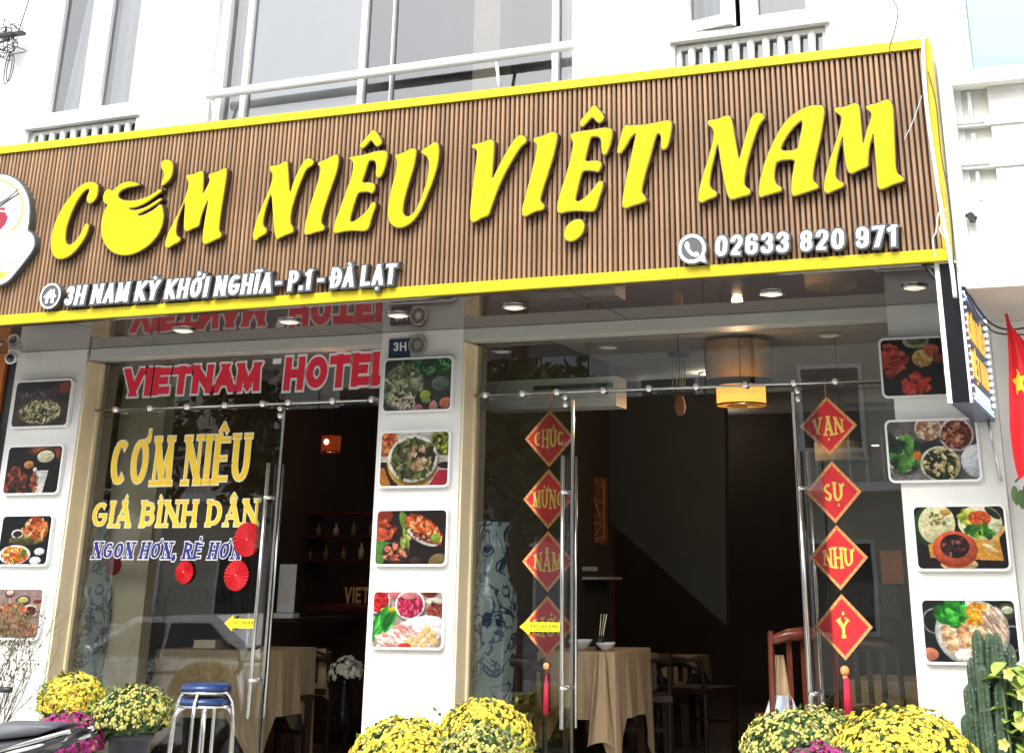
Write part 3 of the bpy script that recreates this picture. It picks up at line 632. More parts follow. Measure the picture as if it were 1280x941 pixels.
# main letters: outlines traced on the sign's plane (face stands 7 cm off the frame)
FD = .035
def PZ(scale, ox, oy): return lambda pts: [SG.uz(ox+x/scale, oy+y/scale, FD) for x, y in pts]
z1_, z2_, z3_, z4_ = PZ(5.333, 50, 190), PZ(4.923, 300, 150), PZ(4.571, 570, 120), PZ(4.414, 860, 110)
LET = [
 ('letter', z1_, [(385,215),(345,198),(300,205),(250,240),(190,310),(140,385),(100,470),(75,560),(72,640),(85,690),(120,715),(160,712),(205,690),(250,645),(290,590),(318,535),(328,490),(312,475),(298,485),(275,540),(240,590),(205,620),(178,618),(168,580),(175,510),(200,430),(235,350),(275,285),(310,250),(328,245),(330,262),(312,300),(312,330),(330,346),(355,335),(380,300),(388,255)]),
 ('pot_letter', z1_, [(425,340),(420,300),(432,262),(460,245),(482,262),(510,235),(545,208),(590,197),(635,203),(668,218),(640,228),(590,235),(545,255),(522,280),(522,305),(545,320),(590,328),(650,322),(710,302),(760,275),(800,245),(812,262),(770,295),(730,325),(680,355),(630,372),(595,375),(600,388),(640,390),(700,372),(750,342),(800,310),(815,318),(770,352),(720,383),(680,403),(650,418),(660,428),(700,418),(760,385),(805,345),(818,380),(825,430),(815,490),(790,550),(740,610),(680,655),(610,685),(550,690),(490,675),(440,630),(412,570),(405,500),(415,430),(435,380),(455,350)]),
 ('horn_mark', z1_, [(805,85),(815,60),(850,50),(880,65),(888,100),(882,150),(865,185),(835,215),(805,228),(812,195),(828,165),(825,135),(812,110)]),
 ('letter', z1_, [(975,155),(1030,148),(1065,128),(1088,130),(1090,180),(1085,290),(1105,250),(1135,190),(1122,160),(1135,143),(1180,135),(1225,110),(1245,110),(1245,150),(1225,280),(1205,400),(1192,510),(1195,530),(1210,548),(1205,570),(1170,585),(1130,605),(1095,618),(1082,595),(1085,550),(1100,450),(1125,310),(1095,370),(1070,440),(1060,495),(1020,510),(985,530),(965,525),(958,490),(970,320),(940,390),(915,460),(905,530),(910,560),(935,575),(930,598),(885,620),(855,642),(835,635),(835,600),(855,540),(890,470),(930,390),(970,300),(990,230),(990,195),(975,175)]),
 ('letter', z2_, [(178,285),(235,280),(275,255),(292,258),(295,290),(305,470),(330,380),(365,300),(400,245),(425,235),(455,255),(445,280),(410,300),(385,350),(350,440),(320,540),(310,600),(310,640),(325,660),(330,690),(290,705),(245,725),(228,738),(215,710),(205,600),(195,440),(165,520),(145,600),(140,650),(165,675),(160,700),(120,720),(95,745),(80,735),(80,700),(100,620),(140,520),(185,420),(205,340),(185,310)]),
 ('letter', z2_, [(485,260),(530,245),(580,215),(603,215),(608,245),(595,320),(560,420),(525,520),(500,610),(500,640),(520,655),(515,680),(470,690),(425,705),(400,710),(395,680),(405,620),(440,500),(475,400),(497,310),(495,290),(480,275)]),
 ('letter', z2_, [(668,235),(700,225),(770,215),(830,195),(885,190),(908,200),(905,240),(890,300),(868,350),(848,358),(835,340),(840,280),(832,250),(800,248),(790,260),(765,340),(748,390),(800,385),(830,395),(830,430),(812,455),(790,440),(735,445),(720,460),(690,560),(675,620),(690,632),(740,600),(785,555),(812,510),(830,505),(835,530),(810,600),(795,660),(775,685),(700,680),(640,685),(590,700),(572,685),(580,640),(610,560),(650,450),(690,340),(700,270),(690,250)]),
 ('circumflex', z2_, [(735,155),(790,95),(815,62),(835,68),(870,125),(872,145),(850,165),(835,160),(808,120),(785,150),(755,178),(742,172)]),
 ('letter', z2_, [(950,218),(1000,205),(1055,175),(1082,178),(1085,205),(1070,290),(1035,400),(1008,500),(1000,560),(1010,590),(1040,597),(1080,560),(1120,470),(1150,380),(1165,290),(1160,240),(1145,220),(1115,205),(1120,185),(1165,160),(1195,135),(1220,145),(1225,200),(1215,280),(1185,380),(1145,480),(1105,570),(1060,630),(1010,660),(965,665),(925,640),(908,590),(912,520),(930,430),(955,340),(968,270),(962,240)]),
 ('letter', z3_, [(90,280),(140,270),(190,250),(215,255),(218,290),(210,400),(203,490),(250,390),(300,300),(340,240),(370,222),(395,235),(405,262),(370,290),(335,345),(280,440),(235,540),(200,640),(185,685),(150,695),(100,725),(82,715),(82,650),(95,520),(110,420),(122,330),(118,305),(95,300)]),
 ('letter', z3_, [(445,240),(490,232),(545,205),(575,212),(578,245),(560,330),(530,430),(500,520),(480,590),(485,608),(505,625),(500,650),(450,660),(395,692),(378,680),(378,640),(400,560),(430,450),(455,340),(465,280),(445,262)]),
 ('letter', z3_, [(650,220),(700,205),(780,195),(850,182),(890,190),(893,225),(878,290),(858,338),(838,335),(832,300),(830,250),(815,232),(775,232),(765,250),(745,330),(735,378),(790,370),(825,375),(832,400),(815,435),(795,430),(760,425),(725,430),(715,450),(690,550),(680,595),(695,608),(740,580),(785,530),(815,487),(840,490),(838,525),(815,590),(800,645),(780,662),(700,655),(640,660),(590,673),(578,655),(582,600),(610,510),(640,420),(660,330),(672,270),(660,245)]),
 ('circumflex', z3_, [(705,150),(760,85),(785,52),(805,65),(845,115),(843,135),(825,155),(808,150),(780,118),(750,150),(725,178),(710,170)]),
 ('dot_mark', z3_, [(675+58*math.cos(a)+10*math.sin(a), 768-62*math.sin(a)+14*math.cos(a)*-1) for a in [k*math.pi/9 for k in range(18)]]),
 ('letter', z3_, [(960,168),(1010,170),(1080,165),(1150,152),(1205,140),(1230,145),(1232,180),(1222,240),(1205,300),(1180,308),(1170,290),(1175,240),(1165,212),(1145,220),(1130,270),(1110,350),(1085,430),(1065,510),(1060,555),(1080,575),(1088,600),(1050,615),(1000,630),(968,645),(950,630),(952,590),(965,510),(985,420),(1005,330),(1025,240),(1030,210),(1000,235),(970,290),(940,332),(922,325),(925,290),(945,220)]),
 ('letter', z4_, [(110,180),(160,175),(215,152),(235,160),(245,200),(262,300),(282,410),(300,330),(330,230),(350,160),(380,135),(410,145),(425,165),(395,200),(370,260),(340,360),(318,450),(308,520),(315,545),(345,565),(340,590),(295,600),(240,618),(222,600),(205,540),(185,430),(165,290),(145,380),(125,460),(118,530),(125,555),(158,575),(155,600),(110,615),(75,635),(55,620),(58,580),(80,490),(110,400),(135,310),(145,250),(135,220),(108,200)]),
 ('letter', z4_, [(720,97),(745,100),(752,130),(745,190),(725,300),(700,400),(688,480),(690,515),(718,535),(718,555),(670,570),(610,590),(580,598),(570,575),(572,510),(585,440),(592,392),(490,402),(478,450),(475,500),(485,530),(515,550),(515,570),(470,582),(425,595),(400,605),(390,585),(395,520),(420,420),(455,330),(500,240),(550,170),(620,120),(680,98)], [(505,350),(530,290),(570,230),(615,185),(632,180),(632,215),(615,290),(603,345)]),
 ('letter', z4_, [(808,110),(860,108),(915,85),(940,88),(948,130),(955,220),(965,325),(985,240),(1010,170),(1015,140),(985,115),(985,98),(1040,88),(1090,65),(1115,68),(1130,100),(1135,200),(1140,330),(1145,440),(1155,475),(1190,495),(1192,515),(1140,530),(1085,555),(1060,562),(1045,540),(1040,440),(1030,320),(1025,240),(1000,320),(993,400),(993,435),(940,455),(905,475),(885,465),(870,420),(860,340),(855,255),(830,340),(815,430),(812,490),(830,512),(858,525),(858,545),(810,565),(770,585),(750,570),(752,520),(775,420),(810,320),(840,220),(850,165),(835,145),(808,130)]),
]
def outline_slab(name, material, par, outer, holes, d0, d1, P=SG):
    ov, tr = tess(outer, holes); return sheet2d(ov, tr, lambda x, y, d: P.pt(x, y, d), d0, d1, name, material, par, world_loc(par))
for L in LET:
    nm, f, pts = L[:3]; o = smooth_poly(f(pts)); hs_ = [smooth_poly(f(L[3]))] if len(L) > 3 else []
    body = outline_slab(nm, M['edge'], sign, offset_poly(o, .006), [offset_poly(h, -.006) for h in hs_], -.018, FD-.004)
    rim = outline_slab('rim', M['gold_edge'], body, offset_poly(o, .0015), [offset_poly(h, -.0015) for h in hs_], FD-.0035, FD-.001)
    outline_slab('face', M['yellow'], body, offset_poly(o, -.003), [offset_poly(h, .003) for h in hs_], FD-.0005, FD+.003)
# address and phone number
def run(s, bl, br, tl, **k):
    return text(s, SG.uz(*bl, FD), SG.uz(*br, FD), SG.uz(*tl, FD), SG, sign, [(0, FD, FD+.004, M['acrylic'], 'letter'), (.085, -.018, FD-.001, M['greyplate'], 'letter_block')], **k)
HV = dict(W=.34, thick=.175, thin=.155, gap=.10, space=.24)
run('3H NAM KỲ KHỞI NGHĨA', (80, 382), (338, 366), (84, 358), shear=.06, **HV)
run('- P.1 - ĐÀ LẠT', (343, 365), (494, 355), (345, 340), shear=.06, W=.36, thick=.185, thin=.155, gap=.10, space=.26)
run('02633 820 971', (894, 321), (1120, 308), (895, 295), W=.52, thick=.185, thin=.155, gap=.14, space=.34)
# round house badge
def disc(name, m_, par, c, r, d0, d1, n=28, hole=None, sq=1):
    o = [(c[0]+r*math.cos(2*math.pi*k/n), c[1]+r*sq*math.sin(2*math.pi*k/n)) for k in range(n)]
    h = [[(c[0]+hole*math.cos(2*math.pi*k/n), c[1]+hole*sq*math.sin(2*math.pi*k/n)) for k in range(n)]] if hole else []
    return outline_slab(name, M[m_], par, o, h, d0, d1)
c = SG.uz(63, 370, FD); r_ = .083
bd = disc('house_badge', 'greyplate', sign, c, r_*1.06, -.018, FD); disc('badge_ring', 'acrylic', bd, c, r_, FD+.001, FD+.004, hole=r_*.86)
hp = [(-.55, -.05), (0, .48), (.2, .30), (.2, .45), (.34, .45), (.34, .16), (.55, -.05), (.44, -.14), (.36, -.06), (.36, -.5), (.12, -.5), (.12, -.15), (-.12, -.15), (-.12, -.5), (-.36, -.5), (-.36, -.06), (-.44, -.14)]
outline_slab('house_icon', M['acrylic'], bd, [(c[0]+x*r_*1.15, c[1]+y*r_*1.15) for x, y in hp], [], FD+.001, FD+.004)
# round telephone badge with speech-bubble tail
c = SG.uz(865, 311, FD); r_ = .082
bub = [(c[0]+r_*math.cos(R(a)), c[1]+r_*math.sin(R(a))) for a in range(-30, 300, 11)]+[(c[0]+r_*.55, c[1]-r_*.86), (c[0]+r_*1.0, c[1]-r_*1.02)]
bd = outline_slab('phone_badge', M['greyplate'], sign, offset_poly(bub, .008), [], -.018, FD)
outline_slab('badge_ring', M['acrylic'], bd, bub, [[(c[0]+r_*.78*math.cos(R(a)), c[1]+r_*.78*math.sin(R(a))) for a in range(0, 360, 12)]], FD+.001, FD+.004)
ph = [(-.45, .42), (-.28, .52), (-.12, .22), (-.2, .1), (-.02, -.18), (.14, -.3), (.28, -.2), (.52, -.36), (.42, -.54), (.2, -.56), (-.1, -.42), (-.36, -.1), (-.5, .2)]
outline_slab('handset_icon', M['acrylic'], bd, smooth_poly([(c[0]+x*r_*1.05, c[1]+y*r_*1.05) for x, y in ph]), [], FD+.001, FD+.004)
# bowl emblem at the left end
zl = PZ(5.54, 0, 200)
em = [(0,105),(50,108),(110,135),(160,185),(195,260),(205,340),(200,430),(188,495),(215,505),(235,540),(240,590),(215,640),(170,700),(110,775),(60,835),(0,865),(-80,850),(-160,800),(-240,720),(-330,640),(-360,590),(-330,540),(-270,510),(-290,430),(-300,330),(-260,230),(-190,150),(-90,110)]
eo = smooth_poly(zl(em)); bd = outline_slab('bowl_emblem', M['greyplate'], sign, offset_poly(eo, .010), [], -.018, FD)
outline_slab('emblem_face', M['acrylic'], bd, eo, [], FD+.001, FD+.004)
M['gold_line'] = mat('emblem_gold', (.45, .33, .10), .4); M['e_red'] = mat('emblem_dark_red', (.27, .015, .035), .4); M['e_grey'] = mat('emblem_grey', (.36, .37, .42), .4); M['e_or'] = mat('emblem_orange', (.8, .38, .05), .4)
ring = [(-50+175*math.cos(a)*1.25, 330-205*math.sin(a)) for a in [R(x) for x in range(-52, 80, 8)]]; ring2 = [(-50+162*math.cos(a)*1.25, 330-192*math.sin(a)) for a in [R(x) for x in range(-52, 80, 8)]]
outline_slab('gold_ring', M['gold_line'], bd, zl(ring+ring2[::-1]), [], FD+.005, FD+.006)
outline_slab('red_bowl', M['e_red'], bd, zl([(-160,375),(-60,350),(42,365),(60,400),(40,445),(0,490),(-60,500),(-120,480),(-160,430)]), [], FD+.005, FD+.006)
outline_slab('bowl_lip', M['e_red'], bd, zl([(-160,350),(-60,332),(40,330),(38,350),(-60,345),(-160,365)]), [], FD+.005, FD+.006)
outline_slab('grey_swash', M['e_grey'], bd, zl([(0,690),(60,650),(130,610),(210,575),(190,650),(120,715),(60,740),(0,745)]), [], FD+.005, FD+.006)
outline_slab('orange_stroke', M['e_or'], bd, zl([(0,770),(40,778),(80,772),(45,795),(20,800),(50,812),(20,825),(0,820)]), [], FD+.005, FD+.006)
for q in ([(0,300),(60,262),(130,203),(132,208),(62,270),(2,308)], [(0,318),(70,270),(138,228),(139,235),(72,280),(2,328)]): outline_slab('chopstick', M['black'], bd, zl(q), [], FD+.007, FD+.008)

# ================================================================ FOOD PICTURES (flat prints, painted by code)
class Pic:
    def __init__(s, bg, bg2=None, seed=1, w=220, h=160):
        s.w, s.h = w, h; s.r = np.random.default_rng(seed); s.a = np.zeros((h, w, 3)); s.a[:] = srgb_(bg)
        s.yy, s.xx = np.mgrid[0:h, 0:w]; s.xx = (s.xx+.5)/w; s.yy = (s.yy+.5)/h; s.asp = w/h
        if bg2 is not None:
            n = s.noise(5)*.6+s.noise(11)*.4; s.a = s.a*(1-n[..., None])+np.array(srgb_(bg2))*n[..., None]
    def noise(s, k):
        g = s.r.random((k+2, k+2)); x = s.xx*k; y = s.yy*k; i = y.astype(int); j = x.astype(int); fx = x-j; fy = y-i
        fx = fx*fx*(3-2*fx); fy = fy*fy*(3-2*fy)
        return (g[i, j]*(1-fx)+g[i, j+1]*fx)*(1-fy)+(g[i+1, j]*(1-fx)+g[i+1, j+1]*fx)*fy
    def e(s, cx, cy, rx, ry, col, ang=0, soft=.04, shade=.25, al=1.):
        x = (s.xx-cx)*s.asp; y = s.yy-cy; rx = rx*s.asp; c, n = math.cos(R(ang)), math.sin(R(ang))
        u = (x*c+y*n)/rx; v = (-x*n+y*c)/ry; d = np.sqrt(u*u+v*v); m_ = np.clip((1-d)/soft, 0, 1)*al
        sh = 1+shade*(-v*.5-u*.3)
        s.a = s.a*(1-m_[..., None])+np.clip(np.array(srgb_(col))*sh[..., None], 0, 1)*m_[..., None]; return s
    def g(s, cx, cy, rx, ry, cols, n=60, size=.03, el=1.6, ang=None, rot=0):
        for _ in range(n):
            t = s.r.random()*2*math.pi; q = math.sqrt(s.r.random()); c = cols[s.r.integers(len(cols))]
            dx, dy = rx*q*math.cos(t), ry*q*math.sin(t); cr, sr = math.cos(R(rot)), math.sin(R(rot))
            k = size*(.6+.8*s.r.random())
            s.e(cx+dx*cr-dy*sr/s.asp, cy+dx*s.asp*sr+dy*cr, k*el/s.asp, k, c, ang if ang is not None else s.r.random()*180, .35, .5)
        return s
    def bowl(s, cx, cy, rx, ry, rim, inner, cols, n=70, size=.03, el=1.6, dep=.14):
        s.e(cx+.02, cy+.05, rx*1.03, ry*1.05, '1a1210', 0, .2, 0, .6)
        s.e(cx, cy, rx, ry, rim); s.e(cx, cy, rx*(1-dep), ry*(1-dep), inner); return s.g(cx, cy, rx*(.95-dep), ry*(.95-dep), cols, n, size, el)
    def poly(s, pts, col, al=1):
        m_ = np.ones_like(s.xx, bool)
        for i in range(len(pts)):
            (x0, y0), (x1, y1) = pts[i], pts[(i+1) % len(pts)]; m_ &= ((x1-x0)*(s.yy-y0)-(y1-y0)*(s.xx-x0)) >= 0
        s.a[m_] = s.a[m_]*(1-al)+np.array(srgb_(col))*al; return s
    def image(s, name):
        a = np.clip(s.a*(.80+.22*s.noise(70)+.18*s.noise(28))[..., None]+.03*(s.noise(90)-.5)[..., None], 0, 1)**1.38*.84; im = bpy.data.images.new(name, s.w, s.h)
        g_ = a.mean(2, keepdims=True); a = a*.88+g_*.12; out = np.ones((s.h, s.w, 4), np.float32); out[..., :3] = a[::-1]; im.pixels.foreach_set(out.ravel()); im.pack(); return im
def srgb_(c): return tuple(int(c[i:i+2], 16)/255 for i in (0, 2, 4))
def pic_mat(name, im, rough=.3):
    mt = bpy.data.materials.new(name); mt.use_nodes = True; n = mt.node_tree; b = n.nodes['Principled BSDF']; b.inputs['Roughness'].default_value = rough
    t = n.nodes.new('ShaderNodeTexImage'); t.image = im; n.links.new(t.outputs[0], b.inputs['Base Color']); return mt
def food():
    P = {}
    p = Pic('4a3430', '6f5a58', 1); p.e(.2, .13, .22, .12, '15161c').e(.55, .12, .15, .1, '3a1f22').e(.9, .2, .12, .14, 'a5573f').e(.88, .38, .14, .09, '3b2424'); p.g(.3, .35, .4, .08, ['8a7475', '5e4547', '33272a'], 40, .04)
    p.bowl(.5, .68, .43, .29, '6b4a35', '8f8a62', ['e3dcae', 'cfc890', 'b5b277', 'eee8c8', '4c4a22', '8f7a4a'], 220, .022, 3); p.g(.45, .72, .3, .14, ['2c3312', '44330f', '3a3f1a'], 26, .02); P['L1'] = p
    p = Pic('17151c', '3a2216', 2); p.e(.62, .12, .3, .14, 'e08a2c', 0, .8).e(.9, .2, .1, .2, 'c96a28', 0, .8).e(.7, .36, .22, .22, '1c1518').e(.7, .24, .19, .16, '120e12').e(.7, .24, .155, .125, 'e9e2c2').e(.42, .4, .09, .08, 'd99b55'); p.g(.15, .7, .16, .25, ['8a4a2c', '6b3522', 'b0603a', '2a1a1c'], 60, .05); p.g(.3, .8, .18, .2, ['b05a3c', '32262e', '713a2c'], 40, .05)
    p.poly([(.57, .52), (.78, .52), (.72, .97), (.6, .97)], 'dfe2dc').g(.55, .75, .06, .2, ['a8553f', 'c47a58'], 24, .035).e(.54, .5, .035, .05, 'ece6da').e(.88, .75, .12, .25, '201b1e'); P['L2'] = p
    p = Pic('1c222a', '12161b', 3); p.e(.55, .5, .36, .1, '6d5530').e(.35, .38, .12, .09, 'd8d8d2').e(.35, .38, .09, .06, '4a3020'); p.e(.62, .28, .15, .24, 'c4622f', 25).e(.78, .32, .16, .18, 'dc8a4a', -20); p.g(.68, .3, .2, .2, ['e8a365', 'b5552a', '9a3f1f', 'f0bd84', 'd87a3c'], 70, .045, 2.4); p.g(.5, .5, .3, .05, ['4f6a2a', '7b8a44'], 20, .03)
    p.bowl(.35, .78, .31, .19, 'eef0f2', 'e8e8e8', ['e9a21e', 'd88a1a', 'f0b833'], 90, .03); p.g(.37, .84, .2, .09, ['c96a2e', '4c8a2c', 'd2542c'], 30, .03).e(.82, .72, .1, .07, 'e4e6e8').e(.76, .89, .11, .075, 'f0f0f0').e(.52, .74, .05, .07, '4f8a3a'); P['L3'] = p
    p = Pic('9a8480', 'b3a09a', 4); p.e(.35, .12, .1, .08, '8a4a42').e(.35, .1, .07, .05, 'e8d2c4').e(.62, .25, .14, .1, '5b5446').e(.62, .24, .1, .06, 'c9bb7a').e(.78, .45, .15, .13, 'c9b7a6').e(.78, .45, .11, .09, '5e1e18').e(.9, .27, .1, .04, '8a3c2c'); p.g(.4, .55, .35, .25, ['c96a4a', '8f8a5a', 'd89a6a', 'a85c3f', '77784a'], 110, .04); p.g(.6, .8, .35, .16, ['c98a6a', '9a6a50', 'b5806a', '6e6a44'], 90, .04); P['L4'] = p
    p = Pic('5b6650', '3a4036', 5); p.g(.65, .15, .38, .13, ['4f8f54', '6fae6c', '2f6a3a', '8fbf88', '3a5e3a'], 80, .035, 3); p.bowl(.3, .55, .31, .42, '8c9484', '77846a', ['a9b38c', 'c2c8a4', '8a9a6c', 'd6d8c0', '6a7a58'], 130, .04, 2.5, .08); p.g(.3, .78, .2, .12, ['e0dcc6', 'c9bea2', '5a4a38'], 30, .03, 2).e(.83, .5, .13, .14, '7c8a80').e(.6, .78, .13, .16, '2a2c26').e(.62, .7, .08, .09, 'b8cc3a').e(.64, .8, .07, .05, '9aac6a').e(.52, .95, .08, .09, 'c98a86').e(.74, .92, .06, .12, 'd49a92').e(.92, .85, .1, .1, 'd98a6a'); P['M1'] = p
    p = Pic('e8e4dc', 'c9c0b4', 6); p.e(.08, .2, .18, .25, 'd8642a').g(.1, .2, .15, .2, ['e88a3c', 'c94a22', 'f0a860'], 40, .04).e(.92, .2, .2, .26, '9aa02e').g(.9, .2, .15, .2, ['c9c84a', '6a701e', '3f4a14'], 40, .035).poly([(0, .55), (.14, .55), (.3, 1), (.0, 1)], '2a1c18').poly([(0, .65), (.08, .65), (.2, 1), (0, 1)], 'd8922a').poly([(.85, .7), (1, .7), (1, 1), (.7, 1)], 'c4224a').e(.95, .62, .12, .06, '1e1a1a')
    p.e(.48, .56, .37, .46, 'e8b838'); p.bowl(.48, .5, .36, .42, 'f0f0ea', '6a7040', ['3a4420', '56602c', '8a9250', '2a3018', 'b5a878', '6c7a3c'], 150, .035, 2.6, .13).g(.55, .5, .12, .22, ['d8b898', 'e8ccb0', 'c09a70'], 22, .045); P['M2'] = p
    p = Pic('2c1a16', '462a22', 7); p.e(.1, .12, .14, .16, 'a8452a').g(.12, .4, .12, .14, ['d2603a', 'e07a48', 'b04a2c'], 26, .05, 2.2).poly([(0, .55), (.3, .6), (.1, 1), (0, 1)], '6aa04a').e(.66, .4, .3, .2, 'e4e6dc', 30).e(.4, .22, .06, .18, '7a9a3c', -20).e(.68, .36, .29, .19, '8a3a1c', 32); p.g(.68, .36, .27, .15, ['e07a3a', 'c9542a', 'f0a060', 'a03c1e', 'f5c08a', 'd86a30'], 120, .035, 2, None, 32).g(.66, .5, .2, .06, ['6a2a16', 'a0522e', 'e0bc9a'], 30, .03).e(.84, .52, .07, .08, '9ab838'); p.bowl(.3, .76, .19, .19, '5a5046', '1c1512', ['d87a5a', 'b05a40', '6a3a28', 'e8a080'], 40, .035).g(.42, .55, .05, .1, ['c8d080', '9ab04a'], 10, .03, 4, 80).e(.9, .95, .15, .17, '8a7a4a').e(.58, .9, .08, .06, '5a3a30'); P['M3'] = p
    p = Pic('d9cfc8', '8a6a5c', 8); p.bowl(.1, .2, .16, .22, 'f2f2f0', 'd0202a', ['e02a30', 'b01822', 'f05a4a'], 40, .035).e(.28, .4, .12, .1, 'e8d22a', -30).e(.22, .35, .1, .06, 'c9b81e'); p.g(.15, .62, .17, .2, ['2f9a3a', '4ab84a', '1f7a2c', '6ac85a'], 60, .05, 3, 120).e(.33, .08, .08, .1, 'e07a80'); p.bowl(.53, .25, .21, .26, 'f2f2f4', 'b01a50', ['c9205e', 'd83a6a', '98124a', 'e86a8a'], 70, .03).e(.52, .1, .12, .06, 'd8908c').e(.8, .05, .1, .08, '8a2a22').e(.87, .19, .13, .06, 'd0d4c4').g(.9, .36, .12, .12, ['6a2018', '8f3a2a', 'a85a44'], 40, .035, 2.4)
    p.e(.55, .8, .5, .3, 'eef0f2', -22); p.g(.4, .78, .3, .13, ['e8b0a8', 'f0cfc4', 'd89088', 'f5e0d8', 'e8c0b4'], 110, .04, 2.6, 30, -14)
    for x, y in ((.78, .66), (.86, .74), (.72, .74), (.8, .82), (.88, .86), (.65, .84), (.73, .92), (.55, .86), (.6, .95)): p.e(x, y, .052, .07, 'e8c48a')
    p.e(.48, .95, .09, .06, 'd8442a'); P['M4'] = p
    p = Pic('0e0c0e', '1c1414', 9); p.g(.14, .38, .17, .24, ['d8603c', 'c04a30', 'e8805a', 'b03a28'], 46, .06, 1.5).e(.42, .08, .15, .12, 'c9c0a4').e(.42, .07, .11, .07, '8a8a6a').e(.48, .36, .12, .15, 'e8c07a').g(.48, .36, .1, .12, ['f0d08a', 'd8a860', 'e8c080'], 30, .03).e(.58, .23, .09, .1, 'e87a5a').e(.66, .38, .06, .08, 'a8523c').e(.8, .12, .12, .14, '4a4a44').e(.38, .74, .24, .24, '241c20').e(.38, .74, .22, .22, '14100f'); p.g(.38, .78, .15, .15, ['d02a2c', 'e8483c', 'a81c20', 'f06a50'], 44, .045, 1.8); p.bowl(.93, .62, .24, .36, 'ecd0bc', '20221c', ['3a4030', '5a5a48', '8a7a6a', '1c1e18'], 60, .04); P['R1'] = p
    p = Pic('b5b0b0', '5c5452', 10); p.e(.5, .45, .3, .1, '2c2a28', 0, .5); p.bowl(.17, .55, .2, .29, 'e4dcc8', '3c6a2c', ['2f7a34', '4f9a44', '1c5228', '7ab85a', '16401e'], 60, .055, 2.4); p.e(.33, .58, .05, .07, 'e8901e'); p.bowl(.47, .15, .15, .2, 'e8e0da', 'c9a080', ['e8cfae', 'f0dfc4', 'c98a68'], 46, .035, 1.3); p.bowl(.77, .26, .19, .27, 'ecdcd8', '7a3a2c', ['c07a58', '8a3c2e', 'd8a078', '6a281e'], 80, .035, 1.3); p.bowl(.57, .72, .22, .29, 'd8dcc4', '1f3a20', ['e0c890', 'c9ae74', 'f0dcae', '2c4f2a', '1c3a1e'], 100, .03, 1.5); p.e(.96, .68, .17, .26, 'd4dce8').e(.96, .66, .14, .22, 'e4e8f0'); P['R2'] = p
    p = Pic('1e1214', '321c1c', 11); p.e(.22, .32, .22, .34, '2f5a2c', 20).e(.26, .3, .2, .31, 'e8e4b8', 20).g(.27, .22, .1, .1, ['7a8a3a', 'b09a5a', 'c8c890'], 18, .02).e(.36, .12, .06, .05, 'd8b05a'); p.poly([(.15, .6), (.9, .5), (.93, .85), (.16, .8)], 'e0a848'); p.e(.72, .28, .24, .27, 'eef0c8').g(.6, .2, .08, .14, ['d8dc6a', 'b8c848'], 14, .05).e(.72, .22, .12, .12, 'e8682c').g(.72, .22, .1, .09, ['f0843c', 'd8521e'], 24, .03).g(.7, .42, .16, .07, ['3a8a2c', '2a6a20', 'a8c83a', '5aa838'], 34, .045, 1.6).e(.86, .14, .1, .05, '2c4a24', 40)
    p.e(.46, .9, .2, .1, 'd8c088').e(.43, .68, .24, .28, 'c4562c').e(.43, .65, .22, .25, 'd86a3c').e(.43, .63, .155, .18, '2a1012').g(.43, .63, .13, .155, ['4a1c1e', '6a2c2c', '2a0e10', '9a6a62'], 60, .025, 1.4).poly([(.98, .3), (1, .36), (.8, .68), (.76, .62)], 'e0bc7a').e(.8, .66, .09, .035, 'f0e0b0', 30); P['R3'] = p
    p = Pic('1a1c20', '2c2e32', 12); p.e(.14, .35, .13, .2, '8a8e90').e(.14, .35, .11, .17, '1c1e22').e(.93, .6, .12, .2, '8a8e90').e(.93, .6, .1, .17, '1c1e22').e(.06, .85, .1, .1, 'd08a6a').e(.9, .2, .1, .12, '5a6048').e(.9, .18, .06, .06, 'c8ccb0'); p.e(.52, .52, .39, .52, 'b0b4b4').e(.52, .52, .36, .48, 'd0cfc8').e(.52, .54, .335, .45, 'c9b898')
    p.g(.52, .55, .3, .35, ['e0c8a4', 'd0b088', 'ecdcc0', 'c09a70', 'b8a888'], 130, .04, 2); p.g(.33, .2, .15, .19, ['3ab83a', '2a962c', '5ad050', '1f7a24'], 50, .06, 1.5).g(.6, .25, .13, .15, ['f0a81e', 'f5b830', 'e8941a'], 34, .05, 1.).g(.76, .38, .1, .2, ['e8dccc', 'd0b8a4', 'b89a84'], 40, .03, 4, 60).g(.4, .62, .16, .13, ['e0bc94', 'd0a070', 'f0d8b8'], 40, .05, 1.8).e(.43, .85, .11, .09, 'f0ece0').g(.62, .8, .12, .12, ['e8d080', 'd0b860'], 30, .03, 3); P['R4'] = p
    return P
pics = food()
PW = {}
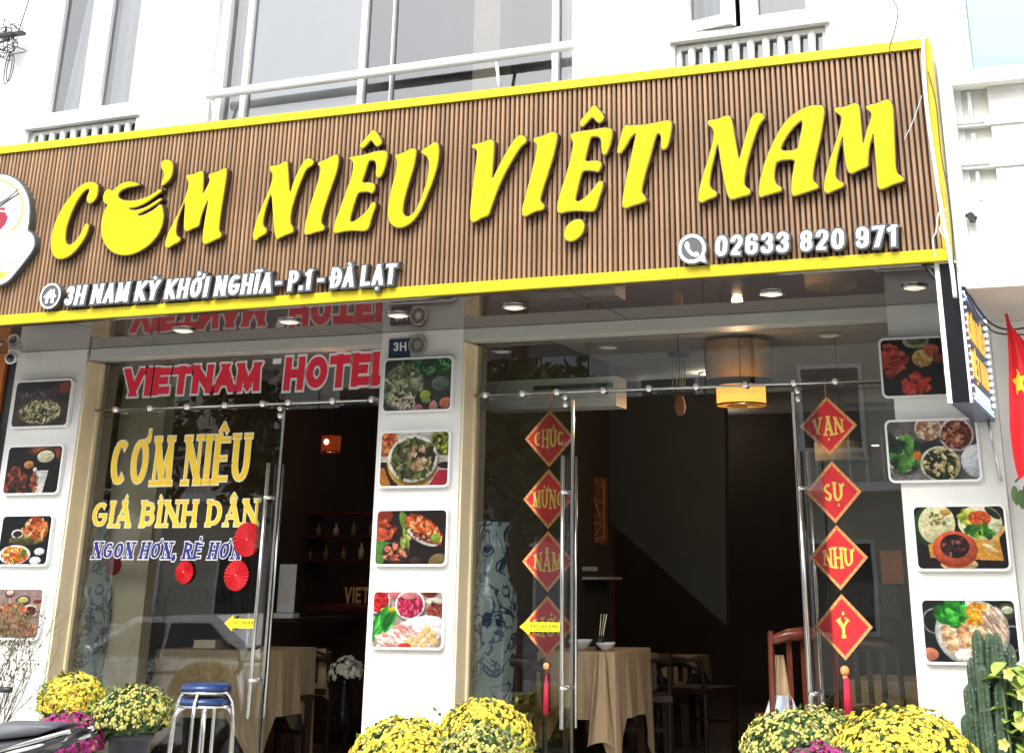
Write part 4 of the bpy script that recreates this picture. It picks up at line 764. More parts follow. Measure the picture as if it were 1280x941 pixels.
def poster(key, TL, TR, BR, BL, label, width=None, grp='food picture boards on the white pillars'):
    q = {}
    for k, v in dict(TL=TL, TR=TR, BR=BR, BL=BL).items():
        if v: q[k] = FR.uz(*v, .04)
    zt = sum(q[k][1] for k in q if k[0] == 'T')/len([k for k in q if k[0] == 'T']); zb = sum(q[k][1] for k in q if k[0] == 'B')/len([k for k in q if k[0] == 'B'])
    ls = [q[k][0] for k in q if k[1] == 'L']; rs = [q[k][0] for k in q if k[1] == 'R']
    if ls and rs: u0 = sum(ls)/len(ls); u1 = sum(rs)/len(rs)
    elif ls: u0 = sum(ls)/len(ls); u1 = u0+width
    else: u1 = sum(rs)/len(rs); u0 = u1-width
    PW[key] = u1-u0
    t = thing('food_poster', label, 'poster', ((u0+u1)/2, -.02, zb), grp)
    def rr(g, r): return [(u0+g+r+(-r*math.cos(a)), zt-g-r+r*math.sin(a)) for a in [R(x) for x in range(0, 91, 15)]]+[(u1-g-r+r*math.sin(a), zt-g-r+r*math.cos(a)) for a in [R(x) for x in range(0, 91, 15)]]+[(u1-g-r+r*math.cos(a), zb+g+r-r*math.sin(a)) for a in [R(x) for x in range(0, 91, 15)]]+[(u0+g+r-r*math.sin(a), zb+g+r-r*math.cos(a)) for a in [R(x) for x in range(0, 91, 15)]]
    outline_slab('frame', M['acrylic'], t, rr(0, .035), [], .002, .036, FR)
    o = outline_slab('picture', pic_mat('printed_food_picture', pics[key].image('food_print')), t, rr(.013, .026), [], .037, .037, FR)
    uv = o.data.uv_layers.new(name='uv'); bs = world_loc(o)
    for lp in o.data.loops:
        v = o.data.vertices[lp.vertex_index].co+bs; uv.data[lp.index].uv = ((v.x-u0)/(u1-u0), (v.z-zb)/(zt-zb))
poster('L1', (19, 477), (91, 472), (84, 534), (12, 535), 'framed picture of a bowl of noodles, topmost on the left pillar')
poster('L2', (10, 557), (80, 554.5), (72, 617.5), (1, 619), 'framed dark picture of cream soup in a pot, second on the left pillar')
poster('L3', None, (67, 642), (58, 707.5), None, 'framed picture of roast chicken and orange rice, third on the left pillar', .44)
poster('L4', None, (55, 734), (48, 800), None, 'framed picture of orange food with sauce bowls, lowest on the left pillar', .44)
poster('M1', (479, 448.6), (567, 444), (564, 514), (477, 515.6), 'framed picture of a round tray with greens, topmost on the middle pillar')
poster('M2', (475, 539.5), (563, 536), (561, 609), (472, 609.5), 'framed picture of dark green soup in a white bowl, second on the middle pillar')
poster('M3', (469, 636), (560, 634.5), (558, 707), (467, 708), 'framed picture of grilled fish and a black bowl, third on the middle pillar')
poster('M4', (465, 737), (555, 737), (554, 812), (462, 811), 'framed picture of sliced meat, eggs and purple sauce, lowest on the middle pillar')
poster('R2', (1105, 525), (1221, 521.5), (1228, 602), (1111, 603), 'framed picture of five bowls with green leaves, nuts and mushrooms, second on the right pillar')
poster('R1', (1097, 423), None, None, (1103, 498), 'framed dark picture of red meat, topmost on the right pillar beside the light box', PW['R2'])
poster('R3', (1139, 631), (1257, 629), (1264, 713.5), (1145, 713.5), 'framed picture of a clay pot of black beans, third on the right pillar')
poster('R4', (1150, 747), (1270, 747), (1278, 830), (1154.5, 831.5), 'framed picture of a steel hotpot with greens, lowest on the right pillar')

# number plate and bagua mirror
u, z = FR.uz(502, 434, .02)
t = thing('number_plate', 'small navy house number plate reading 3H above the top picture of the middle pillar', 'number plate', (u, -.01, z))
a = FR.uz(486, 424, .02); b_ = FR.uz(511, 446, .02); part('plate', M['navy_plate'], t, lambda b: b.pbox(FR, a[0], b_[0], b_[1], a[1], .001, .012))
text('3H', FR.uz(492, 439, .013), FR.uz(508, 438.5, .013), FR.uz(492, 428, .013), FR, t, [(0, .0135, .0135, M['white_vinyl'], 'letter')], W=.5, thick=.16, gap=.16)
u, z = FR.uz(521, 431, .03)
t = thing('bagua_mirror', 'small octagonal brass bagua mirror beside the 3H plate', 'mirror', (u, -.02, z))
oc = lambda r: [(u+r*math.cos(R(22.5+45*k)), z+r*math.sin(R(22.5+45*k))) for k in range(8)]
outline_slab('plate', M['brass'], t, oc(.068), [], .013, .022, FR); outline_slab('rim', M['steel'], t, oc(.068), [oc(.056)], .0225, .028, FR); outline_slab('mirror_disc', M['chrome'], t, [(u+.022*math.cos(R(k*20)), z+.022*math.sin(R(k*20))) for k in range(18)], [], .0225, .025, FR)
for k in range(8):
    for j in range(3):
        r = .030+.009*j; a0 = R(45*k); c = (u+r*math.cos(a0), z+r*math.sin(a0)); tx, ty = -math.sin(a0), math.cos(a0); rx, ry = math.cos(a0), math.sin(a0); L_ = .011+.003*j
        outline_slab('bar', M['black'], t, [(c[0]+tx*s1_*L_+rx*s2_*.0022, c[1]+ty*s1_*L_+ry*s2_*.0022) for s1_, s2_ in ((-1, -1), (1, -1), (1, 1), (-1, 1))], [], .0223, .0232, FR)

# ================================================================ GLASS LETTERING
def G(px, py, d=.004): return GL.uz(px, py, d)
t = thing('window_lettering', 'big red VIETNAM lettering with white outline on the transom glass', 'lettering', tuple(GL.pt(*G(238, 490), .004)))
LY = [(0, .006, .006, M['red_vinyl'], 'letter'), (.075, .004, .004, M['white_vinyl'], 'letter_outline')]
text('VIETNAM', G(153, 496), G(324, 488.5), G(157, 461), GL, t, LY, W=.70, thick=.33, thin=.26, gap=.08, shear=.03)
t = thing('window_lettering', 'big red HOTEL lettering with white outline on the transom glass', 'lettering', tuple(GL.pt(*G(415, 485), .004)))
text('HOTEL', G(353.5, 488.5), G(487, 481), G(357, 447), GL, t, LY, W=.70, thick=.33, thin=.26, gap=.10, shear=.03)
t = thing('window_lettering', 'large golden CƠM NIÊU lettering on the left shop window', 'lettering', tuple(GL.pt(*G(225, 606), .004)))
text('CƠM NIÊU', G(136, 608), G(309, 604), G(143, 548), GL, t, [(0, .006, .006, M['gold_vinyl'], 'letter'), (.03, .004, .004, M['cream_vinyl'], 'letter_outline')], W=.52, thick=.21, thin=.085, gap=.17, space=.34, serif=True, shear=.02)
t = thing('window_lettering', 'golden GIÁ BÌNH DÂN lettering under the large gold words on the left window', 'lettering', tuple(GL.pt(*G(218, 658), .004)))
text('GIÁ BÌNH DÂN', G(114, 659), G(321, 657), G(118.5, 627), GL, t, [(0, .006, .006, M['gold_vinyl'], 'letter'), (.045, .004, .004, M['cream_vinyl'], 'letter_outline')], W=.74, thick=.235, thin=.09, gap=.22, space=.5, serif=True)
t = thing('window_lettering', 'navy NGON HƠN, RẺ HƠN lettering with white outline on the left window', 'lettering', tuple(GL.pt(*G(205, 698), .004)))
text('NGON HƠN, RẺ HƠN', G(114, 698), G(299, 699), G(118, 677), GL, t, [(0, .006, .006, M['blue_vinyl'], 'letter'), (.065, .004, .004, M['white_vinyl'], 'letter_outline')], W=.62, thick=.26, thin=.11, gap=.22, space=.5, serif=True, shear=.12)
p0, p1 = G(341, 455, .004), G(352, 448, .004); solo('glass_label', M['white_vinyl'], lambda b: b.pbox(GL, p0[0], p1[0], p0[1], p1[1], .003, .005), 'tiny white label on the glass between VIETNAM and HOTEL', 'sticker')
# arrow stickers
def arrow(tip, rt, rb, neck, label, d):
    a = G(*tip, d); b1 = G(*rt, d); b2 = G(*rb, d); n = G(*neck, d); hh = abs(b1[1]-b2[1])/2; cz = (b1[1]+b2[1])/2
    t = thing('arrow_sticker', label, 'sticker', tuple(GL.pt((a[0]+b1[0])/2, cz, d)), 'yellow pull arrows on the glass doors')
    pts = [(a[0], cz), (n[0], cz+hh*1.75), (n[0], cz+hh), (b1[0], cz+hh), (b1[0], cz-hh), (n[0], cz-hh), (n[0], cz-hh*1.75)][::-1]
    outline_slab('arrow', M['arrow'], t, pts, [], d, d, GL); w = b1[0]-n[0]
    text('KÉO NGANG'.replace('É', 'E'), (n[0]+w*.03, cz-hh*.18), (b1[0]-w*.06, cz-hh*.18), (n[0]+w*.03, cz+hh*.52), GL, t, [(0, d+.001, d+.001, M['arrow_text'], 'letter')], W=.5, thick=.17, gap=.14, space=.3)
    for x0, z0 in [(n[0]+w*(.2+.07*k), cz-hh*.6) for k in range(8)]: part('small_print', M['arrow_text'], t, lambda b: b.add([GL.pt(x0, z0, d+.001), GL.pt(x0+w*.05, z0, d+.001), GL.pt(x0+w*.05, z0+hh*.18, d+.001), GL.pt(x0, z0+hh*.18, d+.001)], [(0, 1, 2, 3)]))
arrow((280.6, 778), (322, 773), (322, 785), (291, 778), 'yellow arrow sticker pointing left on the left glass door', .034)
arrow((649, 783), (700, 777.5), (700, 789.5), (662, 783), 'yellow arrow sticker pointing left over the lowest red diamond', .034)
# red paper fans
def fan(px, py, r, label, d=.012):
    u, z = G(px, py, d); t = thing('paper_fan', label, 'paper fan', tuple(GL.pt(u, z, d)), 'red paper fans stuck on the left window')
    def fn(b):
        n = 48; vs = [GL.pt(u, z, d+.012)]; 
        for k in range(n):
            a = 2*math.pi*k/n; dd = d+(.014 if k % 2 else .0); vs.append(GL.pt(u+r*math.cos(a), z+r*math.sin(a), dd))
        b.add(vs, [(0, 1+k, 1+(k+1) % n) for k in range(n)])
    part('pleated_disc', M['red_paper'], t, fn); part('centre_button', M['banner_gold'], t, lambda b: b.tube([GL.pt(u, z, d+.012), GL.pt(u, z, d+.018)], .006, 10))
fan(310, 674, .108, 'largest red paper fan, at the right end of the gold window lettering'); fan(231, 715, .072, 'smallest red paper fan, under the word RẺ of the navy lettering'); fan(296, 719, .095, 'middle-sized red paper fan, directly below the largest fan')
fan(143, 707, .062, 'dark red paper fan half hidden by shade behind the navy letters at the left', -.3)

# ================================================================ NEW YEAR BANNERS
def banner(rows, knot, tas, label):
    d = .012; c0 = G(*rows[0][1][2], d); t = thing('new_year_banner', label, 'banner', tuple(GL.pt(c0[0], c0[1], d)), 'red diamond banners hanging on the glass')
    for word, (L_, R__, T_, B_) in rows:
        u = (G(*L_, d)[0]+G(*R__, d)[0])/2; z = (G(*T_, d)[1]+G(*B_, d)[1])/2; hw = abs(G(*R__, d)[0]-G(*L_, d)[0])/2; hh = (G(*T_, d)[1]-G(*B_, d)[1])/2
        dm = lambda k: [(u-hw*k, z), (u, z-hh*k), (u+hw*k, z), (u, z+hh*k)]
        p = outline_slab('diamond', M['banner_gold'], t, dm(1), [], d-.006, d, GL)
        outline_slab('red_field', M['banner_red'], p, dm(.86), [], d+.001, d+.001, GL)
        for e in range(4):
            for k in range(6):
                f = (k+.5)/6; c = dm(.93); x = c[e][0]*(1-f)+c[(e+1) % 4][0]*f; y = c[e][1]*(1-f)+c[(e+1) % 4][1]*f
                outline_slab('border_bead', M['banner_text'], p, [(x-.006, y), (x, y-.006), (x+.006, y), (x, y+.006)], [], d+.0015, d+.0015, GL)
        n = len(word); wd = {1: .40, 2: .72, 3: 1.05, 4: 1.2}[n]*hw
        text(word, (u-wd/2, z-hh*.26), (u+wd/2, z-hh*.26), (u-wd/2, z+hh*.24), GL, p, [(0, d+.003, d+.003, M['banner_text'], 'letter')], W=.5 if n > 1 else .6, thick=.20, thin=.10, gap=.12, serif=True, arch=lambda s: .86+.5*math.sin(math.pi*min(1, max(0, s))))
    ku, kz = G(*knot, d); part('knot', M['banner_gold'], t, lambda b: b.ball(GL.pt(ku, kz, d), .028, 12, 6).ball(GL.pt(ku, kz-.035, d), .016, 10, 5), True)
    tu, tz0 = G(*tas[0], d); _, tz1 = G(*tas[1], d)
    part('tassel', M['tassel'], t, lambda b: [b.tube([GL.pt(tu+.012*math.cos(k), tz0, d+.012*math.sin(k)), GL.pt(tu+.022*math.cos(k), tz1+.01*math.sin(3*k), d+.022*math.sin(k))], .007, 5) for k in [i*2*math.pi/12 for i in range(12)]], True)
    part('cord', M['banner_gold'], t, lambda b: b.tube([GL.pt(c0[0], c0[1]+.1, d), GL.pt(c0[0], c0[1], d)], .003, 5))
banner([('CHÚC', ((656, 546), (717.7, 545), (688, 512), (687.4, 584))), ('MỪNG', ((654, 624), (717, 624), (687, 586), (685, 661))), ('NĂM', ((652.7, 699), (717, 699), (684.7, 663), (684.7, 740))), ('MỚI', ((651, 783), (717, 782), (684.7, 744), (684, 823)))], (684, 832), ((684, 841), (684, 891)), 'red diamond chain with tassel reading CHÚC MỪNG NĂM MỚI')
banner([('VẠN', ((999.5, 533), (1071.5, 532), (1032, 495.5), (1038.8, 569))), ('SỰ', ((1007, 615), (1077, 615), (1039, 576), (1042.6, 654))), ('NHƯ', ((1012, 697.6), (1085, 697.6), (1044, 656), (1051, 737.5))), ('Ý', ((1018, 781), (1091, 784.5), (1049.6, 742), (1055, 825)))], (1056, 838), ((1058, 847), (1058, 896)), 'red diamond chain with tassel reading VẠN SỰ NHƯ Ý')

# ================================================================ INSIDE THE SHOP
def at(px, py, Y): return Plane(0, Y).pt(*Plane(0, Y).uz(px, py))
def bulb_light(p, watts, col, r=.04):
    l = bpy.data.lights.new('lamp_light', 'POINT'); l.energy = watts; l.color = col; l.shadow_soft_size = r; o = bpy.data.objects.new('lamp_light', l); COL.objects.link(o); o.location = p
def lamp(px, py, Y, r, h, m_, label, top=None):
    p = at(px, py, Y); t = thing('pendant_lamp', label, 'lamp', tuple(p))
    part('shade', M[m_], t, lambda b: b.lathe([(r*.97, 0), (r, 0), (r, h), (r*.97, h)], p, 28), True)
    part('hoop', M['dark_wood'], t, lambda b: b.lathe([(r+.003, .0), (r+.003, .012), (r-.004, .012), (r-.004, 0)], p, 28)); part('cord', M['black'], t, lambda b: b.tube([p+Vector((0, 0, h)), Vector((p.x, p.y, 2.95))], .004, 5))
    part('bulb', M['bulb' if 'unlit' not in label else 'led_off_glow'], t, lambda b: b.ball(p+Vector((0, -r*1.02 if r < .1 else 0, h*(.62 if r < .1 else .35))), .022 if r < .1 else .035, 10, 6), True)
lamp(927, 507, 2., .185, .14, 'shade', 'lit orange drum lampshade hanging inside the right doorway')
bulb_light(at(927, 507, 2.)-Vector((0, 0, .06)), 4, (1, .62, .32)); bulb_light(at(413, 566, 3.)-Vector((0, 0, .05)), 2.5, (1, .45, .22))
lamp(924, 478, 2.3, .26, .3, 'shade_dim', 'large unlit brown drum lampshade hanging behind the lit orange shade')
lamp(1054, 579, 2.6, .21, .15, 'shade_dim', 'unlit beige drum lampshade hanging behind the VẠN diamond')
lamp(413, 566, 3.0, .085, .14, 'shade_red', 'small glowing red lamp inside the left doorway')
def spot(px, py):
    p = floor_pt(px, py, 2.94)
    if p.y > 7.9: p = at(px, py, 7.6)
    t = thing('ceiling_spot', {727: 'small lit ceiling spot above the word CHÚC', 676: 'small lit ceiling spot near the brace rod left of CHÚC', 803: 'small lit ceiling spot just left of the hanging clay pot', 881: 'small lit ceiling spot beside the brown drum shade', 895: 'small lit ceiling spot below the orange lampshade', 1094: 'small lit ceiling spot right of the VẠN diamond'}[px], 'spotlight', tuple(p), 'small spotlights inside the restaurant')
    part('lens', M['led'], t, lambda b: b.lathe([(.0001, -.012), (.04, -.008), (.045, 0)], p, 16), True); part('rim', M['steel'], t, lambda b: b.lathe([(.045, -.006), (.058, -.004), (.058, .004)], p, 16), True)
_sp = spot
def spot(px, py):
    _sp(px, py); p = floor_pt(px, py, 2.94); p = p if p.y <= 7.9 else at(px, py, 7.6); bulb_light(p-Vector((0, 0, .06)), .9, (1, .84, .66))
for q in ((727, 448), (676, 480), (803, 483), (881, 467), (895, 524), (1094, 556)): spot(*q)
p = at(850, 519, 1.6)
t = thing('hanging_ornament', 'hanging ornament of vertical rods with a small clay pot below, inside the doorway', 'ornament', tuple(p))
for k in range(5): part('rod', M['brass'], t, lambda b, k=k: b.tube([p+Vector((-.05+.025*k, .02*math.sin(k), .17)), p+Vector((-.05+.025*k, .02*math.sin(k), .42))], .006, 6), True)
part('top_plate', M['dark_wood'], t, lambda b: b.lathe([(.085, 0), (.085, .02)], p+Vector((0, 0, .42)), 18)); part('clay_pot', mat('terracotta', (.42, .20, .10), .7, var=.2), t, lambda b: b.lathe([(.02, 0), (.038, .02), (.046, .06), (.04, .1), (.03, .125), (.034, .135)], p, 16), True); part('cord', M['black'], t, lambda b: b.tube([p+Vector((0, 0, .13)), Vector((p.x, p.y, 2.95))], .003, 5))
# air conditioner
a, b2 = at(607, 513, .62), at(770, 470, .62)
t = thing('air_conditioner', 'ivory air conditioner high behind the upper glass, left of the right doorway', 'air conditioner', tuple((a+b2)/2))
part('casing', M['ac'], t, lambda b: b.box(a.x, b2.x, .62, .85, a.z, b2.z)); part('louvre', M['in_wall_green'], t, lambda b: b.box(a.x+.36, b2.x-.02, .61, .619, b2.z-.075, b2.z-.045)); part('display_panel', M['acrylic'], t, lambda b: b.box(a.x+.02, a.x+.3, .612, .619, a.z+.02, a.z+.10))
# dining tables and cloths
def table(px0, px1, py, Y, dep, label, clabel, drop=.3, tri=False):
    a, c = at(px0, py, Y), at(px1, py, Y); z = a.z; t = thing('dining_table', label, 'table', ((a.x+c.x)/2, Y+dep/2, 0))
    part('tabletop', M['dark_wood'], t, lambda b: b.box(a.x, c.x, Y, Y+dep, z-.05, z-.012))
    for sx_ in (a.x+.05, c.x-.05):
        for sy_ in (Y+.05, Y+dep-.05): part('leg', M['dark_wood'], t, lambda b: b.box(sx_-.025, sx_+.025, sy_-.025, sy_+.025, 0, z-.051))
    def fn(b):
        n = 40; per = []
        for k in range(n):
            s = k/n*4; e = int(s); f = s-e
            per.append([(a.x+(c.x-a.x)*f, Y), (c.x, Y+dep*f), (c.x-(c.x-a.x)*f, Y+dep), (a.x, Y+dep-dep*f)][e])
        mx, my = (a.x+c.x)/2, Y+dep/2; vs = []
        for q, (x, y) in enumerate(per):
            e = abs((q % 10)/10-.0); corner = max(0, 1-min(q % 10, 10-q % 10)/3)
            fl = .015+.014*math.sin(q*1.9); L_ = drop*(1+.75*corner)
            vs += [(x, y, z), (x+(x-mx)*.01, y+(y-my)*.01, z-.01), (x+(1 if x > mx else -1)*fl, y+(1 if y > my else -1)*fl, z-L_)]
        b.add(vs, [(3*q+i, 3*((q+1) % n)+i, 3*((q+1) % n)+i+1, 3*q+i+1) for q in range(n) for i in (0, 1)]+[tuple(3*q for q in range(n))])
    solo('tablecloth', M['cloth'], fn, clabel, 'tablecloth', loc=((a.x+c.x)/2, Y+dep/2, z), smooth=False)
    return a, c, z
a1, c1, z1t = table(196, 330, 811, .75, .75, 'dark wooden table behind the left shop window', 'beige tablecloth on the table behind the left shop window', .42)
a2, c2, z2t = table(672, 768, 813, 1.0, .8, 'dark wooden table just inside the right doorway, behind the glass door', 'beige tablecloth with a long hanging corner, on the table behind the glass door', .40)
table(450, 500, 800, 4.2, .8, 'dark wooden table far inside the left doorway', 'beige tablecloth on the table far inside the left doorway')
table(1060, 1200, 850, 2.0, .8, 'dark wooden table behind the right glass panel', 'beige tablecloth on the table behind the right glass panel', .2)
def bowl(px, z, Y, r, label, m_='acrylic'):
    p = at(px, 800, Y); p.z = z; return solo('bowl', M[m_], lambda b: b.lathe([(r*.4, 0), (r*.5, .004), (r*.85, r*.45), (r, r*.7), (r*.93, r*.68), (r*.5, r*.1), (.0001, r*.08)], p, 20), label, 'bowl', loc=p, smooth=True)
bowl(725, z2t+.002, 1.25, .09, 'white bowl on the beige cloth behind the door handles'); bowl(757, z2t+.002, 1.2, .07, 'small white bowl at the right end of the beige cloth')
bowl(290, z1t+.002, 1.0, .085, 'dark bowl on the table behind the yellow arrow', 'dark_wood')
def tray(): 
    p = at(262, 803, 1.05); p.z = z1t+.003; solo('wooden_box', M['in_beige'], lambda b: b.box(p.x-.09, p.x+.09, p.y-.07, p.y+.07, p.z, p.z+.05), 'small tan box on the table behind the left shop window', 'box', loc=p)
tray()
p = at(750, 810, 1.2); p.z = z2t+.002
t = thing('chopstick_holder', 'small dark chopstick holder on the table inside the doorway', 'chopstick holder', tuple(p)); part('cup', M['black'], t, lambda b: b.lathe([(.03, 0), (.034, .09), (.028, .09), (.026, .01)], p, 14), True)
for k in range(4): part('chopstick', M['cream_vinyl'], t, lambda b, k=k: b.tube([p+Vector((.01*math.cos(k*2), .01*math.sin(k*2), .02)), p+Vector((.02*math.cos(k*2)+.03, .03*math.sin(k*2), .22))], .003, 5))
# chairs
def chair(px, pyt, Y, rz, label, wood='mahogany'):
    p = at(px, pyt, Y); H = p.z; t = thing('dining_chair', label, 'chair', (p.x, Y, 0), 'wooden dining chairs'); t.rotation_euler = (0, 0, rz)
    def pp(nm, fn, sm=False): b = MB(); fn(b); return mesh_obj(nm, b.v, b.f, M[wood], t, sm)
    pp('seat', lambda b: b.box(-.22, .22, -.22, .22, .42, .46))
    for sx_ in (-1, 1):
        pp('leg', lambda b: b.box(sx_*.2-.02, sx_*.2+.02, -.21, -.17, 0, .419)); pp('back_post', lambda b: b.tube([(sx_*.2, .2, 0), (sx_*.2, .2, .46), (sx_*.205, .27, H)], .02, 6))
    pp('top_rail', lambda b: b.tube([(-.21, .27, H-.05), (-.1, .285, H-.02), (0, .29, H-.012), (.1, .285, H-.02), (.21, .27, H-.05)], [.028, .034, .038, .034, .028], 8), True)
    for k in (-1, 0, 1): pp('back_slat', lambda b: b.box(k*.09-.016, k*.09+.016, .225, .245, .5, H-.05))
    pp('stretcher', lambda b: b.box(-.2, .2, -.2, -.18, .2, .225))
    return p
chair(992, 787, .85, R(205), 'reddish mahogany chair beside the right door leaf, back to the street')
chair(1100, 800, 1.55, R(170), 'mahogany chair behind the right glass panel', 'dark_wood')
chair(345, 806, 1.3, R(150), 'dark chair beside the left door leaf', 'dark_wood'); chair(398, 812, 2.2, R(185), 'dark chair carrying the cream cloth in the left doorway', 'dark_wood')
chair(660, 820, .72, R(180), 'dark chair behind the left banner tassel', 'dark_wood'); chair(800, 815, 2.3, R(200), 'dark chair deep inside the right doorway', 'dark_wood')
def cloth(px0, py0, px1, py1, Y, m_, label, sk=.3):
    a, c = at(px0, py0, Y), at(px1, py1, Y); w_ = c.x-a.x; h_ = a.z-c.z
    def fn(b):
        n = 10
        for side in (0, .012):
            for i in range(n+1):
                for j in range(n+1):
                    s, q = i/n, j/n; x = a.x+w_*(.5+(s-.5)*(sk+(1-sk)*q)); b.v.append(Vector((x, Y+side+.02*math.sin(s*9+q*2), a.z-h_*q+.03*math.sin(s*3)*q)))
        N = (n+1)**2
        for i in range(n):
            for j in range(n):
                k = i*(n+1)+j; b.f += [(k, k+1, k+n+2, k+n+1), (N+k, N+k+n+1, N+k+n+2, N+k+1)]
    solo('cloth', M[m_], fn, label, 'cloth', smooth=True)
cloth(382, 810, 412, 875, 2.0, 'cloth', 'cream cloth hanging over a chair in the left doorway', .45)
cloth(733, 815, 768, 935, .93, 'cloth', 'beige napkin corner hanging from the table inside the right doorway', .35)
cloth(958, 818, 990, 876, .60, 'cloth', 'folded beige cloth behind the mahogany chair', .45); cloth(950, 868, 1004, 905, .58, 'cloth_blue', 'pale blue cloth on the mahogany chair seat', .5)
# framed gold relief, menu board, shelf
a, c = at(719, 680, 3.0), at(757, 597, 3.0)
t = thing('relief_picture', 'dark red carved picture of a sailing ship in gold lines, deep inside beside the doorway', 'picture', (a.x, 3., a.z)); M['relief'] = mat('carved_gilt_wood', (.30, .13, .04), .4, var=.8, scale=26, var2=(.07, .02, .012)); part('frame', M['relief'], t, lambda b: b.box(a.x, c.x, 3.0, 3.04, a.z, c.z)); PLN = Plane(0, 3.0); W_, H_ = c.x-a.x, c.z-a.z
def gl(pts): part('gold_relief', M['banner_gold'], t, lambda b: b.tube([PLN.pt(a.x+x*W_, a.z+y*H_, .006) for x, y in pts], .005, 5))
for q in ([(.15, .3), (.3, .14), (.7, .14), (.88, .32), (.15, .3)], [(.5, .3), (.5, .92)], [(.5, .88), (.2, .4), (.5, .42)], [(.5, .85), (.82, .42), (.5, .42)], [(.06, .05), (.06, .95), (.94, .95), (.94, .05), (.06, .05)], [(.1, .1), (.3, .08), (.5, .11), (.7, .08), (.9, .1)]): gl(q)
a, c = at(345, 772, 1.9), at(371, 705, 1.9)
t = thing('menu_stand', 'white menu board standing inside the left doorway', 'menu stand', (a.x, 1.9, a.z)); part('board', M['acrylic'], t, lambda b: b.box(a.x, c.x, 1.9, 1.91, a.z+.04, c.z)); part('foot', M['acrylic'], t, lambda b: b.box(a.x-.02, c.x+.02, 1.86, 1.96, a.z, a.z+.035)); part('print', M['in_beige'], t, lambda b: b.box(a.x+.05, c.x-.05, 1.895, 1.899, a.z+.1, a.z+.2))
ctr = thing('service_counter', 'dark wooden counter inside the left doorway under the menu board', 'counter', (a.x, 2.2, 0)); part('body', M['dark_wood'], ctr, lambda b: b.box(a.x-.3, a.x+1.6, 3.0, 3.5, 0, .98)); part('top', M['mahogany'], ctr, lambda b: b.box(a.x-.34, a.x+1.64, 2.96, 3.54, .981, 1.02)); part('bracket', M['dark_wood'], ctr, lambda b: b.box(a.x-.02, c.x+.05, 1.85, 2.96, a.z-.03, a.z-.002))
a, c = at(718, 724, 2.7), at(746, 708, 2.7); solo('wall_shelf', M['ac'], lambda b: b.box(a.x, c.x, 2.7, 3.35, a.z, a.z+.02).box(a.x, c.x, 2.7, 2.72, c.z-.03, c.z), 'pale wall shelf below the carved ship picture', 'shelf')
a, c = at(1103, 729, 2.5), at(1127, 688, 2.5); solo('storage_box', M['orange'], lambda b: b.box(a.x, c.x, 2.5, 2.8, a.z, c.z), 'dull orange box on a shelf behind the right glass panel', 'box')
def board(px0, py0, px1, py1, Y, word, bm, lm, label):  # added boards stand in for the lettering reflected in the glass
    a, c = at(px0, py1, Y), at(px1, py0, Y); P_ = Plane(0, Y); t = thing('reflected_text_board', label, 'board', tuple(a)); part('panel', M[bm], t, lambda b: b.box(a.x, c.x, Y, Y+.03, a.z, c.z)); w_, h_ = c.x-a.x, c.z-a.z
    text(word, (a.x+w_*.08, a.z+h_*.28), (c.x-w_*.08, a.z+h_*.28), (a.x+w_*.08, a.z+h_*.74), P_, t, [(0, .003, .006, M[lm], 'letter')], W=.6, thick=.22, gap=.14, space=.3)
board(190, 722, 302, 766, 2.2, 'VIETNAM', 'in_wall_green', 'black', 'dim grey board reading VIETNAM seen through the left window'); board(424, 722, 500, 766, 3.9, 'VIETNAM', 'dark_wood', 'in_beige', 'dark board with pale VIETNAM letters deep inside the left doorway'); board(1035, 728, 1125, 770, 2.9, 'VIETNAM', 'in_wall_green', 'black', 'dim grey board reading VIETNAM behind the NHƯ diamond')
# shelves with bottles deep in the left doorway, a table and chairs deep in the right one
a, c = at(372, 700, 4.6), at(500, 640, 4.6); sh = thing('back_shelf', 'dark wooden shelf with bottles deep inside the left doorway', 'shelf', (a.x, 4.6, a.z))
for z_ in (a.z, (a.z+c.z)/2, c.z): part('board', M['mahogany'], sh, lambda b: b.box(a.x, c.x, 4.6, 4.9, z_-.012, z_+.012))
for x_ in (a.x, c.x): part('side', M['mahogany'], sh, lambda b: b.box(x_-.015, x_+.015, 4.6, 4.9, a.z-.3, c.z+.1))
M['bottle'] = mat('pale_bottle_glass', (.35, .34, .30), .1, spec=.8); q = random.Random(4)
for k in range(11):
    x_ = a.x+.06+(c.x-a.x-.12)*k/10; zz = [a.z, (a.z+c.z)/2][k % 2]+.0125; hh_ = q.uniform(.10, .15)
    solo('bottle', M['bottle' if k % 3 else 'acrylic'], lambda b: b.lathe([(.026, 0), (.028, hh_*.55), (.01, hh_*.75), (.011, hh_)], (x_, 4.7, zz), 12), ['first', 'second', 'third', 'fourth', 'fifth', 'sixth'][k//2]+' bottle from the left on the '+('upper' if k % 2 else 'lower')+' board of the dark back shelf', 'bottle', 'bottles on the dark shelf', loc=(x_, 4.7, zz), smooth=True)
table(770, 850, 822, 3.6, .9, 'dark wooden table deep inside the right doorway', 'beige tablecloth on the table deep inside the right doorway', .12)
chair(872, 822, 3.3, R(160), 'dark chair at the right of the table deep inside the right doorway', 'dark_wood'); chair(790, 822, 3.1, R(185), 'dark chair in front of the table deep inside the right doorway', 'dark_wood')
